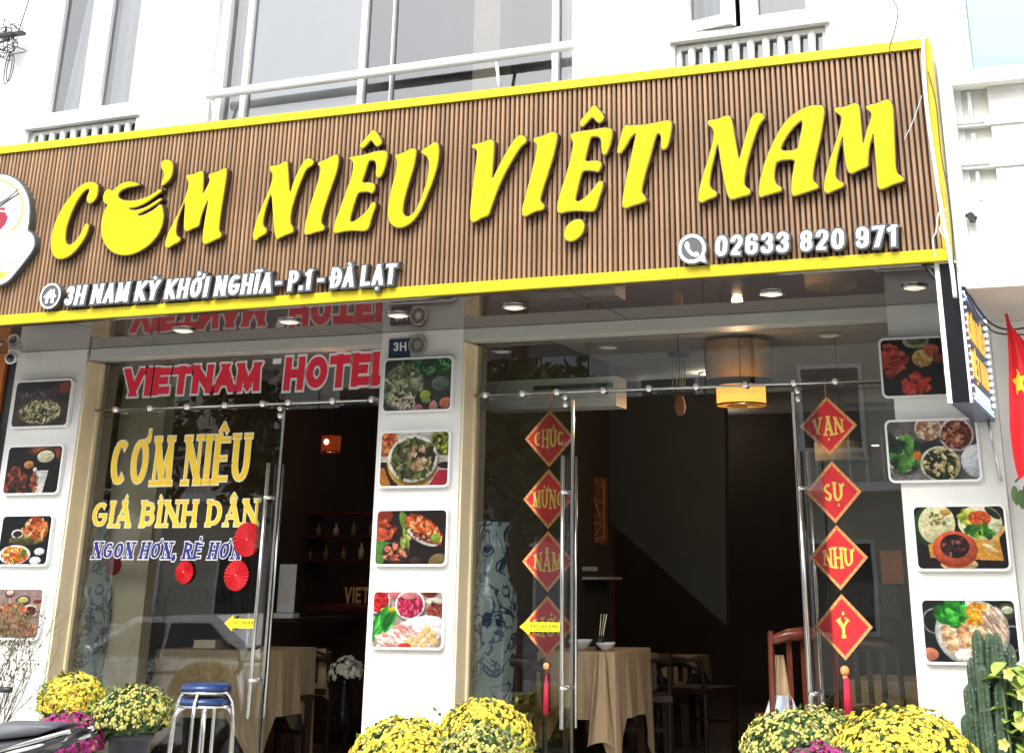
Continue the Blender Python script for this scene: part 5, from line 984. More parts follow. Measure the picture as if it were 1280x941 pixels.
# porcelain vases
def vase_mat():
    mt = mat('blue_white_porcelain', (.50, .62, .60), .12, spec=.7); n = mt.node_tree; b = n.nodes['Principled BSDF']; tc = n.nodes.new('ShaderNodeTexCoord')
    nz = n.nodes.new('ShaderNodeTexNoise'); nz.inputs['Scale'].default_value = 5.5; nz.inputs['Detail'].default_value = 4; nz.inputs['Distortion'].default_value = 1.6; n.links.new(tc.outputs['Object'], nz.inputs['Vector'])
    sb = n.nodes.new('ShaderNodeMath'); sb.operation = 'SUBTRACT'; sb.inputs[1].default_value = .5; ab = n.nodes.new('ShaderNodeMath'); ab.operation = 'ABSOLUTE'; n.links.new(nz.outputs[0], sb.inputs[0]); n.links.new(sb.outputs[0], ab.inputs[0])
    n2 = n.nodes.new('ShaderNodeTexNoise'); n2.inputs['Scale'].default_value = 2.4; n.links.new(tc.outputs['Object'], n2.inputs['Vector'])
    mu = n.nodes.new('ShaderNodeMath'); mu.operation = 'MULTIPLY_ADD'; n.links.new(n2.outputs[0], mu.inputs[0]); mu.inputs[1].default_value = -.13; mu.inputs[2].default_value = .075
    ad = n.nodes.new('ShaderNodeMath'); ad.operation = 'ADD'; n.links.new(ab.outputs[0], ad.inputs[0]); n.links.new(mu.outputs[0], ad.inputs[1])
    cr = n.nodes.new('ShaderNodeValToRGB'); cr.color_ramp.elements[0].position = .022; cr.color_ramp.elements[0].color = (.015, .05, .12, 1); cr.color_ramp.elements[1].position = .045; cr.color_ramp.elements[1].color = (.46, .60, .58, 1)
    e = cr.color_ramp.elements.new(.034); e.color = (.10, .20, .30, 1)
    n.links.new(ad.outputs[0], cr.inputs[0]); n.links.new(cr.outputs[0], b.inputs['Base Color']); return mt
M['vase'] = vase_mat()
def vase(px, Y, top, label, k=1):
    p = at(px, 800, Y); p.z = 0; H = at(px, top, Y).z; t = thing('porcelain_vase', label, 'vase', tuple(p), 'tall blue and white porcelain vases')
    pr_ = [(.10, 0), (.11, .02), (.13, .12), (.175, .5), (.185, .62), (.17, .72), (.12, .80), (.10, .84), (.10, .92), (.125, .98), (.135, 1.), (.12, 1.), (.09, .93)]
    part('body', M['vase'], t, lambda b: b.lathe([(r*k, z*H) for r, z in pr_], p, 36), True)
    part('rim', M['navy_plate'], t, lambda b: b.lathe([(.1362*k, H*.995), (.137*k, H*1.002), (.118*k, H*1.002)], p, 36), True)
vase(612, .45, 651, 'tall blue and white porcelain vase just right of the middle pillar')
vase(104, .45, 655, 'tall blue and white porcelain vase at the left end of the shop window')
# white flowers inside
def lump(a, z, s): return 1+.07*math.sin(2*a+s*1.7)+.05*math.sin(5*a+s+4*z)+.04*math.sin(9*a-7*z+s*2)
def blossoms(b, c, r, n, fr, rr_, seed, zmin=-.1, flat=.8):
    q = random.Random(seed)
    for _ in range(n):
        zc = zmin+(1-zmin)*q.random(); a = q.random()*2*math.pi; s = math.sqrt(max(0, 1-zc*zc)) if zc > 0 else 1.
        k = (1+q.uniform(-.06, .04))*lump(a, zc, seed); nrm = Vector((s*math.cos(a), s*math.sin(a), zc)); ctr_ = Vector(c)+Vector((nrm.x*r*k, nrm.y*r*k, nrm.z*r*flat*k)); nn = (nrm+Vector((q.uniform(-.4, .4), q.uniform(-.4, .4), q.uniform(-.1, .4)))).normalized()
        t1 = nn.orthogonal().normalized(); t2 = nn.cross(t1); w0 = q.random()*6; R_ = fr*q.uniform(.55, 1.25); m = 7; vs = [ctr_+nn*R_*.25]
        for i in range(m*2):
            ang = w0+i*math.pi/m; rad = R_*(1. if i % 2 == 0 else .62); vs.append(ctr_+(t1*math.cos(ang)+t2*math.sin(ang))*rad-nn*R_*(.1 if i % 2 else -.08))
        fs = [(0, 1+i, 1+(i+1) % (2*m)) for i in range(2*m)]
        vs2 = [ctr_+nn*R_*.5]+[ctr_+(t1*math.cos(w0+.4+i*2*math.pi/5)+t2*math.sin(w0+.4+i*2*math.pi/5))*R_*.5+nn*R_*.22 for i in range(5)]
        b.add(vs, fs); b.add(vs2, [(0, 1+i, 1+(i+1) % 5) for i in range(5)])
def leaves(b, c, r, n, sz, seed, zmin=-.5, flat=.8, inner=.6):
    q = random.Random(seed)
    for _ in range(n):
        zc = zmin+(1-zmin)*q.random(); a = q.random()*2*math.pi; s = math.sqrt(max(0, 1-zc*zc)); k = q.uniform(inner, 1.)*lump(a, zc, seed-20 if seed > 39 and seed < 60 else seed)
        p = Vector(c)+Vector((s*math.cos(a)*r*k, s*math.sin(a)*r*k, zc*r*flat*k)); d = Vector((q.uniform(-1, 1), q.uniform(-1, 1), q.uniform(-.3, 1))).normalized(); e = d.orthogonal().normalized(); L_ = sz*q.uniform(.7, 1.3)
        b.add([p, p+d*L_*.5+e*L_*.25, p+d*L_, p+d*L_*.5-e*L_*.25], [(0, 1, 2, 3)])
p = at(432, 840, 1.9); t = thing('white_flowers', 'bunch of white flowers in a vase inside the left doorway', 'flowers', tuple(p)); M['petal_w'] = mat('white_petals', (.75, .73, .62), .7)
o = part('blossoms', M['petal_w'], t, lambda b: blossoms(b, p, .12, 60, .03, 0, 5, -.4)); o['kind'] = 'stuff'; part('vase', M['black_gloss'], t, lambda b: b.lathe([(.05, -.4), (.07, -.25), (.035, -.08), (.045, -.03)], p, 14), True)

# ================================================================ OUTSIDE: POTTED CHRYSANTHEMUMS
MUMS = [  # px, py of the dome's top, radius, plane Y, kind
 (95, 843, .205, -.55, 'petal_y', 'bright yellow chrysanthemum pot at the foot of the left pillar', 330),
 (170, 859, .235, -.75, 'petal_b', 'half open greenish yellow chrysanthemum in a dark grey pot left of the blue stools', 300),
 (88, 893, .19, -1.0, 'petal_p', 'purple chrysanthemum below the yellow one, behind the scooter seat', 260),
 (505, 900, .275, -.80, 'petal_y', 'bright yellow chrysanthemum pot at the foot of the middle pillar, the left of the pair', 400),
 (605, 877, .285, -.50, 'petal_y', 'bright yellow chrysanthemum pot standing higher, right of the middle pillar', 430),
 (602, 908, .23, -.95, 'petal_b', 'budding pale yellow chrysanthemum in front of the taller bright yellow one', 300),
 (1006, 887, .31, -.75, 'petal_b', 'budding greenish yellow chrysanthemum in front of the right door panel', 420),
 (1125, 888, .33, -.85, 'petal_y', 'largest bright yellow chrysanthemum pot, in front of the right pillar', 520),
 (1024, 931, .20, -1.25, 'petal_p', 'purple chrysanthemum at the bottom edge in front of the budding yellow one', 240)]
for i, (px, py, r, Y, m_, lab, n) in enumerate(MUMS):
    top = at(px, py, Y); fl = .62 if m_ == 'petal_b' else .72; c = Vector((top.x, Y, top.z-r*fl)); t = thing('chrysanthemum_pot', lab, 'potted flowers', (c.x, c.y, PV_Z), 'potted chrysanthemums in front of the shop')
    o = part('blossoms', M[m_], t, lambda b: blossoms(b, c, r, int(n*(4.4 if m_ != 'petal_b' else 4.2)), .0175 if m_ != 'petal_b' else .0115, 0, 20+i, -.35, fl)); o['kind'] = 'stuff'
    o = part('faded_blossoms', M['faded'], t, lambda b: blossoms(b, c, r*1.0, 22, .015, 0, 80+i, -.3, fl)); o['kind'] = 'stuff'
    qs = random.Random(60+i); o = part('sprigs', M['leaf_mid'], t, lambda b: leaves(b, c, r*1.09, 90, .035, 140+i, -.4, fl, .93)); o['kind'] = 'stuff'
    o = part('foliage', M['leaf'], t, lambda b: leaves(b, c, r*.99, 1300, .036, 40+i, -.75, fl, .8)); o['kind'] = 'stuff'
    part('stem_mass', M['leaf'], t, lambda b: b.ball(c, r*.86, 16, 8, fl), True)
    pb = PV_Z+.003
    if m_ == 'petal_y' and px == 605: 
        part('stand', M['black'], t, lambda b: b.box(c.x-.14, c.x+.14, Y-.12, Y+.12, pb, max(pb+.02, c.z-.42))); pb = max(pb+.02, c.z-.42)
    zt_ = c.z-r*.35; 
    part('pot', M['pot'], t, lambda b: b.lathe([(.085, 0), (.125, (zt_-pb)*.93), (.14, (zt_-pb)*.93), (.14, zt_-pb), (.12, zt_-pb)], (c.x, c.y, pb), 20), True)

# stacked stools
def stool(dz, lab, first):
    s = at(258, 857, -.75); x, y = s.x, -.75; zt_ = s.z+dz; t = thing('round_stool', lab, 'stool', (x, y, PV_Z), 'stacked round stools with blue seats')
    r = .148; part('seat', M['stool_blue'], t, lambda b: b.lathe([(r*.9, -.03), (r, -.02), (r, -.004), (r*.9, .012), (r*.5, .018), (.0001, .02)], (x, y, zt_), 28), True)
    part('seat_ring', M['chrome'], t, lambda b: b.lathe([(r*1.0, -.038), (r*1.04, -.03), (r*1.0, -.024), (r*.95, -.03)], (x, y, zt_), 28), True)
    for k in range(4):
        a = R(45*0+90*k+(12 if first else 34)); ca, sa = math.cos(a), math.sin(a); f = lambda rr_, z: (x+rr_*ca, y+rr_*sa, z)
        part('leg', M['chrome'], t, lambda b: b.tube([f(r*.7, zt_-.034), f(r*.98, zt_-.05), f(r*1.16, zt_-.09), f(r*1.22, zt_-.16), f(r*1.28, PV_Z+.25), f(r*1.34, PV_Z+.14), f(r*1.6, PV_Z+.03), f(r*1.62, PV_Z+.004)], .0105, 8), True)
    part('foot_ring', M['chrome'], t, lambda b: b.tube([(x+r*1.3*math.cos(q), y+r*1.3*math.sin(q), PV_Z+.18+(.03 if first else 0)) for q in [i*math.pi/12 for i in range(25)]], .006, 6), True)
stool(0, 'upper blue round stool of the stack of two in front of the left window', True); stool(-.072, 'lower blue round stool, nested under the other in front of the left window', False)

# scooter at the bottom left corner
sp = at(104, 903, -1.9); SX, SY, SZ = sp.x, -1.9, PV_Z; tl_ = sp.z-SZ
t = thing('parked_scooter', 'graphite scooter with grey seat and bright side strips, tail in at the bottom left corner', 'scooter', (SX-.9, SY, SZ))
def sc_prof(pts, w, taper=.6, m_='scooter', nm='body'):
    def fn(b):
        pp_ = [(SX+x, SZ+z) for x, z in pts]; n = len(pp_); cx_ = sum(p[0] for p in pp_)/n; cz_ = sum(p[1] for p in pp_)/n
        rows = [(-w, taper), (-w*.75, .9), (0, 1), (w*.75, .9), (w, taper)]
        for d, k in rows: b.v += [Vector((cx_+(x-cx_)*(.9+.1*k), SY+d, cz_+(z-cz_)*k)) for x, z in pp_]
        b.f += [(r*n+i, r*n+(i+1) % n, (r+1)*n+(i+1) % n, (r+1)*n+i) for r in range(4) for i in range(n)]+[tuple(range(n))[::-1], tuple(range(4*n, 5*n))]
    return part(nm, M[m_], t, fn, True)
h = tl_
sc_prof([(0, h-.02), (-.12, h-.035), (-.35, h-.07), (-.85, h-.13), (-1.0, h-.2), (-.95, h-.33), (-.5, h-.30), (-.2, h-.13)], .12)
sc_prof([(-.08, h-.008), (-.2, h+.0), (-.45, h-.0), (-.7, h-.05), (-.85, h-.1), (-.82, h-.14), (-.45, h-.09), (-.2, h-.055)], .115, .75, 'scooter_seat', 'seat')
sc_prof([(-1.0, h-.2), (-1.05, .22), (-1.45, .2), (-1.62, .5), (-1.66, h+.05), (-1.58, h+.08), (-1.46, .5), (-1.35, .3), (-1.1, .3), (-.95, h-.3)], .13, .8, 'scooter', 'leg_shield')
for sgn in (-1, 1):
    part('grab_rail', M['steel'], t, lambda b: b.tube([(SX-.45, SY+sgn*.125, SZ+h-.14), (SX-.2, SY+sgn*.13, SZ+h-.08), (SX+.0, SY+sgn*.10, SZ+h-.03)], .012, 8), True)
    part('chrome_strip', M['acrylic'], t, lambda b: b.tube([(SX-.75, SY+sgn*.122, SZ+h-.24), (SX-.3, SY+sgn*.126, SZ+h-.13), (SX-.02, SY+sgn*.1, SZ+h-.065)], .009, 8), True)
for wx in (-.28, -1.55):
    wl = part('wheel', M['rubber'], t, lambda b: b.tube([(SX+wx+.2*math.cos(a), SY, SZ+.25+.2*math.sin(a)) for a in [i*math.pi/16 for i in range(33)]], .05, 10), True); part('rim', M['steel'], wl, lambda b: b.tube([(SX+wx, SY-.04, SZ+.25), (SX+wx, SY+.04, SZ+.25)], .13, 18), True)
part('fork', M['steel'], t, lambda b: b.tube([(SX-1.55, SY+.07, SZ+.25), (SX-1.5, SY+.05, SZ+.6)], .02, 8), True); part('handlebar', M['black'], t, lambda b: b.tube([(SX-1.5, SY-.33, SZ+h+.22), (SX-1.56, SY-.1, SZ+h+.17), (SX-1.58, SY, SZ+h+.05), (SX-1.56, SY+.1, SZ+h+.17), (SX-1.5, SY+.33, SZ+h+.22)], .017, 8), True)
part('tail_light', M['red_vinyl'], t, lambda b: b.ball((SX-.22, SY, SZ+h-.22), .035, 10, 6), True); part('headlight', M['acrylic'], t, lambda b: b.ball((SX-1.64, SY, SZ+h-.02), .07, 12, 8), True)

# dry twig plant at the left edge, with its dark stake
bp = at(-6, 880, -.5); t = thing('dry_twig_plant', 'dry twiggy shrub at the left edge in front of the left pillar', 'plant', (bp.x, -.5, PV_Z)); q = random.Random(3)
def twigs(b):
    def grow(p, d, L_, r, lv):
        pts = [p]; 
        for i in range(4): d = (d+Vector((q.uniform(-.25, .25), q.uniform(-.25, .25), q.uniform(-.1, .2)))).normalized(); pts.append(pts[-1]+d*L_/4)
        b.tube(pts, [r*(1-.15*i) for i in range(5)], 4, False)
        if lv: 
            for _ in range(4): grow(pts[q.randint(1, 4)], (d+Vector((q.uniform(-.8, .8), q.uniform(-.8, .8), q.uniform(-.1, .6)))).normalized(), L_*.55, r*.55, lv-1)
    for k in range(7): grow(Vector((bp.x+q.uniform(-.06, .06), -.5+q.uniform(-.06, .06), .1)), Vector((q.uniform(-.35, .35), q.uniform(-.3, .3), 1)).normalized(), .62, .006, 3)
o = part('twigs', M['twig'], t, twigs); o['kind'] = 'stuff'
def tl(b):
    for _ in range(500):
        a = q.random()*6.28; rr_ = .24*math.sqrt(q.random()); p = Vector((bp.x+rr_*math.cos(a), -.5+rr_*math.sin(a), q.uniform(.6, 1.02))); d = Vector((q.uniform(-1, 1), q.uniform(-1, 1), q.uniform(-1, 1))).normalized(); e = d.orthogonal(); b.add([p, p+d*.012+e*.005, p+d*.024, p+d*.012-e*.005], [(0, 1, 2, 3)])
M['dryleaf'] = mat('dry_leaf', (.13, .115, .05), .8, var=.4, scale=30); o = part('small_leaves', M['dryleaf'], t, tl); o['kind'] = 'stuff'; part('pot', M['pot'], t, lambda b: b.lathe([(.12, 0), (.17, .26), (.15, .26)], (bp.x, -.5, PV_Z+.003), 20), True)
a = at(14, 862, -.9); tg = thing('mirror_arm', 'short black bar ending at the left edge above the scooter seat', 'bar', tuple(a)); part('bar', M['black'], tg, lambda b: b.tube([a+Vector((-.5, 0, -.02)), a+Vector((-.04, 0, 0))], .013, 8).tube([a+Vector((-.1, 0, 0)), a], .017, 10), True)

# cactus and leafy plant on the right
cb = at(1243, 900, -.7); t = thing('column_cactus', 'cluster of dark green column cacti in front of the right pillar', 'cactus', (cb.x, -.7, PV_Z)); q = random.Random(9)
COLS = [(-.035, .0, 787, .034), (.01, .03, 792, .036), (.045, -.01, 790, .032), (.085, .02, 805, .03), (-.085, -.03, 855, .03), (-.1, -.03, 893, .028), (-.02, -.06, 830, .032), (.035, -.07, 850, .032), (-.06, .03, 822, .03), (.09, -.05, 862, .028)]
for dx, dy, py, r in COLS:
    zt_ = at(1243, py, -.7).z; 
    def colm(b, dx=dx, dy=dy, zt_=zt_, r=r):
        n = 20; N = 34; ww = q.uniform(0, 6); base = Vector((cb.x+dx, -.7+dy, PV_Z+.2)); ln = Vector((dx*.35, 0, zt_-base.z)); ph_ = q.random()
        for j in range(N+1):
            f = j/N; rr_ = r*(1 if f < .94 else math.sqrt(max(0.05, 1-((f-.94)/.062)**2)))
            for i in range(n): k = rr_*(1.12 if i % 4 == 0 else (.98 if i % 4 in (1, 3) else .74)); a = 2*math.pi*i/n+ph_; k *= 1+.07*math.sin(9*f+ww)+.05*math.sin(3*a+14*f+ww); b.v.append(base+ln*f+Vector((k*math.cos(a)+.008*math.sin(4*f+ww), k*math.sin(a), 0)))
        b.f += [(j*n+i, j*n+(i+1) % n, (j+1)*n+(i+1) % n, (j+1)*n+i) for j in range(N) for i in range(n)]+[tuple(range(N*n, (N+1)*n))]
    st = part('column', M['cactus'], t, colm)
    def sp_(b, dx=dx, dy=dy, zt_=zt_, r=r):
        for k in range(46): 
            a = q.random()*6.28; f = q.uniform(.05, .95); base = Vector((cb.x+dx, -.7+dy, PV_Z+.2)); ln = Vector((dx*.35, 0, zt_-base.z)); p = base+ln*f+Vector((r*1.1*math.cos(a), r*1.1*math.sin(a), 0)); b.ball(p, .0035, 4, 2)
    part('areoles', M['spine'], st, sp_)
part('pot', M['pot'], t, lambda b: b.lathe([(.14, 0), (.19, .3), (.17, .3), (.16, .27), (.0001, .27)], (cb.x, -.7, PV_Z+.003), 20), True)
def bigleaf(b, p, d, up, L_, W_, curl=.25):
    d = d.normalized(); s_ = d.cross(up).normalized(); nrm = s_.cross(d); n = 6; base = len(b.v)
    for i in range(n+1):
        f = i/n; w_ = W_*math.sin(math.pi*min(1, f*.92+.06))**.8*(1 if f < 1 else 0); c = p+d*L_*f-nrm*L_*curl*f*f
        b.v += [c-s_*w_+nrm*w_*.35, c, c+s_*w_+nrm*w_*.35]
    b.f += [(base+3*i+k, base+3*i+k+1, base+3*i+k+4, base+3*i+k+3) for i in range(n) for k in (0, 1)]
cp = at(1268, 900, -.8); t = thing('leafy_plant', 'light green broad leaved plant with yellow flowers beside the cactus at the right edge', 'plant', (cp.x, -.8, PV_Z)); q = random.Random(5)
for k in range(34):
    zz = at(1268, q.uniform(825, 940), -.8).z; p0 = Vector((cp.x+q.uniform(-.05, .14), -.8+q.uniform(-.08, .08), zz)); a = q.uniform(0, 6.28); dd = Vector((math.cos(a), math.sin(a)-.5, q.uniform(-.5, .4)))
    part('leaf', M['leaf_lt'], t, lambda b: bigleaf(b, p0, dd, Vector((0, 0, 1)), q.uniform(.08, .14), q.uniform(.03, .045)), True)
part('stem', M['leaf'], t, lambda b: [b.tube([Vector((cp.x+dx, -.8, PV_Z+.2)), Vector((cp.x+dx*1.6, -.8, .4)), Vector((cp.x+dx*2, -.82, .72))], .008, 6) for dx in (-.02, .02, .05)], True)
for px, py in ((1261, 842), (1275, 902), (1255, 930), (1278, 868)):
    p = at(px, py, -.88); part('flower', M['petal_b'], t, lambda b: [bigleaf(b, p, Vector((math.cos(k*1.26), -.6, math.sin(k*1.26))), Vector((0, -1, .1)), .035, .014, .1) for k in range(5)], True)
part('pot', M['pot'], t, lambda b: b.lathe([(.12, 0), (.16, .24), (.14, .24)], (cp.x+.12, -.8, PV_Z+.003), 20), True)
hp_ = at(1268, 612, -.6); t = thing('hanging_leaves', 'few dark green leaves hanging in at the right edge below the flag', 'plant', tuple(hp_))
part('stem', M['leaf'], t, lambda b: b.tube([hp_+Vector((.18, .5, .25)), hp_+Vector((.08, 0.1, .12)), hp_+Vector((.01, 0, .04))], .006, 6), True)
for dx, dz, a in ((0, .02, -1.4), (.035, .0, -1.7), (.06, .03, -1.2), (.09, -.02, -1.5)): part('leaf', M['leaf'], t, lambda b: bigleaf(b, hp_+Vector((dx, 0, dz)), Vector((math.cos(a)*.3, -.1, math.sin(a))), Vector((0, -1, .3)), .1, .022), True)

# ================================================================ PROJECTING LIGHT BOX
t = thing('light_box_sign', 'projecting light box with black front and glowing CƠM NIÊU VIỆT NAM side', 'sign', (-.87, -.6, 2.06))
X0, X1 = -.94, -.812; Y0, Y1 = -1.2, -.015; ZB_, ZT_ = 2.06, 2.655
part('box', M['navy_plate'], t, lambda b: b.box(X0+.006, X1-.004, Y0+.03, Y1, ZB_+.004, ZT_)); part('front_panel', M['black_gloss'], t, lambda b: b.box(X0+.026, X1-.014, Y0+.001, Y0+.0295, ZB_+.002, 2.775))
part('white_edge', M['acrylic'], t, lambda b: b.box(X0, X0+.025, Y0-.004, Y0+.0295, ZB_, 2.785)); part('white_edge', M['acrylic'], t, lambda b: b.box(X1-.013, X1, Y0-.004, Y0+.0295, ZB_, 2.72)); part('white_edge', M['acrylic'], t, lambda b: b.box(X0+.0255, X1-.0135, Y0-.004, Y0+.0295, 2.776, 2.79))
LP = Plane(X1, 0, 90); part('blue_face', M['led_blue'], t, lambda b: b.pbox(LP, Y0+.032, Y1, ZB_+.004, ZT_, -.003, .002))
LPo = [(0, .004, .008, M['led_yellow'], 'letter')]
text('CƠM NIÊU', (-1.10, 2.40), (-.2, 2.40), (-1.10, 2.54), LP, t, LPo, W=.5, thick=.16, gap=.14, space=.3); text('VIỆT NAM', (-1.10, 2.21), (-.2, 2.21), (-1.10, 2.34), LP, t, LPo, W=.5, thick=.16, gap=.14, space=.3)
for k in range(16):
    for z in (ZT_-.035, ): 
        pass
for z in (ZT_-.03, ZB_+.05, ZB_+.03): part('led_strip', M['led_line'], t, lambda b, z=z: b.pbox(LP, Y0+.06, Y1-.06, z-.004, z+.004, .003, .007))
for u_ in [-1.0+.08*k for k in range(10)]: part('small_print', M['led_line'], t, lambda b: b.pbox(LP, u_, u_+.05, 2.115, 2.165, .003, .004))
for k in range(13): part('led_dot', M['led_white'], t, lambda b, k=k: b.ball(LP.pt(Y0+.055, ZB_+.09+k*.04, .006), .007, 6, 4), True); part('led_dot', M['led_white'], t, lambda b, k=k: b.ball(LP.pt(Y1-.05, ZB_+.09+k*.04, .008), .012, 6, 4), True)
part('bracket', M['steel'], t, lambda b: b.tube([(X1-.02, -.2, ZB_-.0), (X1+.0, -.1, ZB_-.3), (X1, -.01, ZB_-.31)], .010, 6), True)

# ================================================================ NEIGHBOURS
NP = Plane(0, -1.12); n0 = NP.uz(1166, 48)[0]; nb = thing('neighbour_building', 'white neighbouring building with rough stucco and teal glazing at the right edge', 'building', (.3, 0, 0))
def NU(px, py, d=0): return NP.uz(px, py, d)
nu1 = NU(1191, 120)[0]; nu2 = NU(1232, 150)[0]; zb_ = 2.665
part('wall', M['white'], nb, lambda b: b.pbox(NP, -.83, nu1, zb_, 9, -.3, -.02)); part('stucco_wall', M['stucco'], nb, lambda b: b.pbox(NP, nu1+.001, 3, zb_, NU(1240, 252)[1], -.3, -.06))
zl_ = NU(1230, 103)[1]; part('ledge', M['white'], nb, lambda b: b.pbox(NP, nu1+.001, 3, zl_, zl_+.06, -.3, .01)); part('upper_wall', M['white'], nb, lambda b: b.pbox(NP, nu1+.001, NU(1212, 60)[0], zl_+.061, 9, -.3, -.045))
part('teal_window', M['glass_teal'], nb, lambda b: b.pbox(NP, NU(1212, 60)[0]+.001, 3, zl_+.10, 9, -.2, -.10)); part('window_sill', M['upvc'], nb, lambda b: b.pbox(NP, NU(1212, 60)[0]+.001, 3, zl_+.061, zl_+.10, -.2, -.04))
zst = NU(1240, 252)[1]; part('shutter_panel', M['wall_up'], nb, lambda b: b.pbox(NP, nu2+.02, 3, zst+.002, zl_-.002, -.2, -.09)); part('recess', M['ac'], nb, lambda b: b.pbox(NP, nu1+.001, nu2+.019, zst+.002, zl_-.002, -.3, -.14))
for py in (150, 203): zz = NU(1205, py)[1]; part('slab', M['white'], nb, lambda b, zz=zz: b.pbox(NP, nu1+.002, 3, zz-.018, zz+.018, -.21, -.075)); part('slab_lip', M['steel'], nb, lambda b, zz=zz: b.pbox(NP, nu1+.003, nu2-.01, zz-.006, zz+.004, -.074, -.069))
for py in (125, 178, 226): zz = NU(1215, py)[1]; part('grille_bar', M['upvc'], nb, lambda b, zz=zz: b.pbox(NP, nu1+.07, nu1+.09, zz-.08, zz+.08, -.139, -.11))
part('soffit', M['beige_soffit'], nb, lambda b: b.box(-.79, 3, -1.1, .4, zb_+.0, zb_+.02) if False else b.box(-.788, 3, -1.16, .4, zb_-.022, zb_-.002)); part('ground_wall', M['pillar'], nb, lambda b: b.box(XRR+.002, 3, .06, .3, PV_Z, zb_-.023)); part('pilaster', M['white'], nb, lambda b: b.box(-.70, 3, -.10, .059, PV_Z, 1.72))
NW = Plane(0, .06)
for rr_, py in enumerate((533, 549, 560, 573)):
    for px in ((1236, 1241, 1247), (1238, 1248), (1243, 1249), (1239, 1244, 1250))[rr_]:
        u_, z_ = NW.uz(px, py, .004); part('wall_mark', M['black'], nb, lambda b: b.pbox(NW, u_-.012, u_+.01, z_-.012, z_+.010, .001, .004))
ub, zb2 = NU(1214, 271); solo('pipe_outlet', M['black'], lambda b: b.tube([NP.pt(ub, zb2, -.06), NP.pt(ub, zb2, .02)], .022, 10).tube([NP.pt(ub-.03, zb2+.01, .0), NP.pt(ub+.03, zb2-.01, 0)], .01, 6), 'small black pipe outlet on the rough white stucco at the right', 'pipe')
lb = thing('neighbour_building', 'neighbouring shop front at the left edge with an orange panel and dark red frame', 'building', (-9, 0, 0))
part('wall', M['orange'], lb, lambda b: b.box(-12, XL-.09, -.02, .25, 2.25, SOF-.002)); part('dark_strip', M['black'], lb, lambda b: b.box(XL-.088, XL-.003, .01, .2, PV_Z, SOF-.004)); part('wall', M['white'], lb, lambda b: b.box(-12, XL-.09, .05, .25, PV_Z, 2.249)); part('upper_wall', M['wall_up'], lb, lambda b: b.box(-12, XU0-.95, -.5, .25, SOF+.05, 9))
part('frame_red', M['purple_red'], lb, lambda b: b.box(-8.6, XL-.10, -.06, .04, 1.2, 2.24)); part('poster_panel', M['teal_poster'], lb, lambda b: b.box(-8.55, XL-.14, -.066, -.061, 1.25, 2.08)); part('poster_heading', M['red_vinyl'], lb, lambda b: b.box(-8.55, XL-.14, -.066, -.061, 2.081, 2.2))
# cctv
p = at(17, 446, -.12); t = thing('security_camera', 'white bullet security camera under the soffit at the left end', 'camera', tuple(p))
part('body', M['acrylic'], t, lambda b: b.lathe([(.02, .10), (.045, .085), (.048, .0), (.035, -.02)], p, 18), True); part('lens', M['black_gloss'], t, lambda b: b.tube([p+Vector((.01, -.03, -.01)), p+Vector((.02, -.062, -.02))], .03, 16), True); part('lens_ring', M['acrylic'], t, lambda b: b.tube([p+Vector((.008, -.02, -.008)), p+Vector((.018, -.056, -.018))], .042, 16), True); part('mount', M['acrylic'], t, lambda b: b.tube([p+Vector((0, 0, .09)), Vector((p.x, p.y, SOF-.002))], .022, 10), True)

# flag
fp = at(1258, 397, -.75); t = thing('national_flag', 'red Vietnamese flag with a yellow star hanging folded at the right edge', 'flag', tuple(fp))
def instar(x, y):
    a = (math.degrees(math.atan2(x, -y)) % 72); a = min(a, 72-a); r = math.hypot(x, y); return r < .38/(math.cos(R(a))*.38+math.sin(R(a))*.85+1e-6)
def flag(b, star=False):
    n, m_ = 30, 56; zb3 = at(1262, 600, -.75).z
    for j in range(m_+1):
        v = j/m_
        for i in range(n+1):
            s = i/n; x = fp.x-.005+.012*v-.09*v*max(0, 1-s)*math.sin(v*2.6)*.9+s*(.03+.26*min(1, v*1.6)); y = fp.y+.05*math.sin(s*11+v*2.5)*min(1, v*2)*(.5+.5*v)
            z = fp.z-(fp.z-zb3)*v*(1-.22*s)-.05*s*(1-v); b.v.append(Vector((x, y-(.003 if star else 0), z)))
    b.f += [(j*(n+1)+i, j*(n+1)+i+1, (j+1)*(n+1)+i+1, (j+1)*(n+1)+i) for j in range(m_) for i in range(n) if not star or instar((i/n-.24)/.17, (j/m_-.42)/.10)]
def star_only(b):
    c = MB(); flag(c, True); us = sorted({i for f in c.f for i in f}); mp = {j: i for i, j in enumerate(us)}; b.v = [c.v[i] for i in us]; b.f = [tuple(mp[i] for i in f) for f in c.f]
part('cloth', M['flag_red'], t, flag, True); part('star', M['flag_star'], t, star_only, True); part('pole', M['red_vinyl'], t, lambda b: b.tube([fp+Vector((-.0, 0, .02)), fp+Vector((.12, .0, -.55)), fp+Vector((.3, .02, -1.25))], .009, 8), True)

# ================================================================ CABLES AND PIPES
def cable(pts, r, label, m_='wire', cat='cable', nm='cable', n=6):
    P_ = [Vector(p) for p in pts]; out = []
    for i in range(len(P_)-1):
        a = P_[max(i-1, 0)]; b0 = P_[i]; c0 = P_[i+1]; d = P_[min(i+2, len(P_)-1)]
        for k in range(6):
            t_ = k/6; out.append(.5*((2*b0)+(c0-a)*t_+(2*a-5*b0+4*c0-d)*t_*t_+(3*b0-a-3*c0+d)*t_**3))
    out.append(P_[-1]); return solo(nm, M[m_], lambda b: b.tube(out, r, n), label, cat, smooth=True)
def sg(px, py, d=.03): return SG.pt(*SG.uz(px, py, d), d)
cable([sg(1152, -20), sg(1154, 60), sg(1157, 120), sg(1166, 190), sg(1178, 270), sg(1189, 330), sg(1194, 372)], .012, 'grey white conduit running down the right end of the sign', 'conduit', 'pipe', 'conduit', 8)
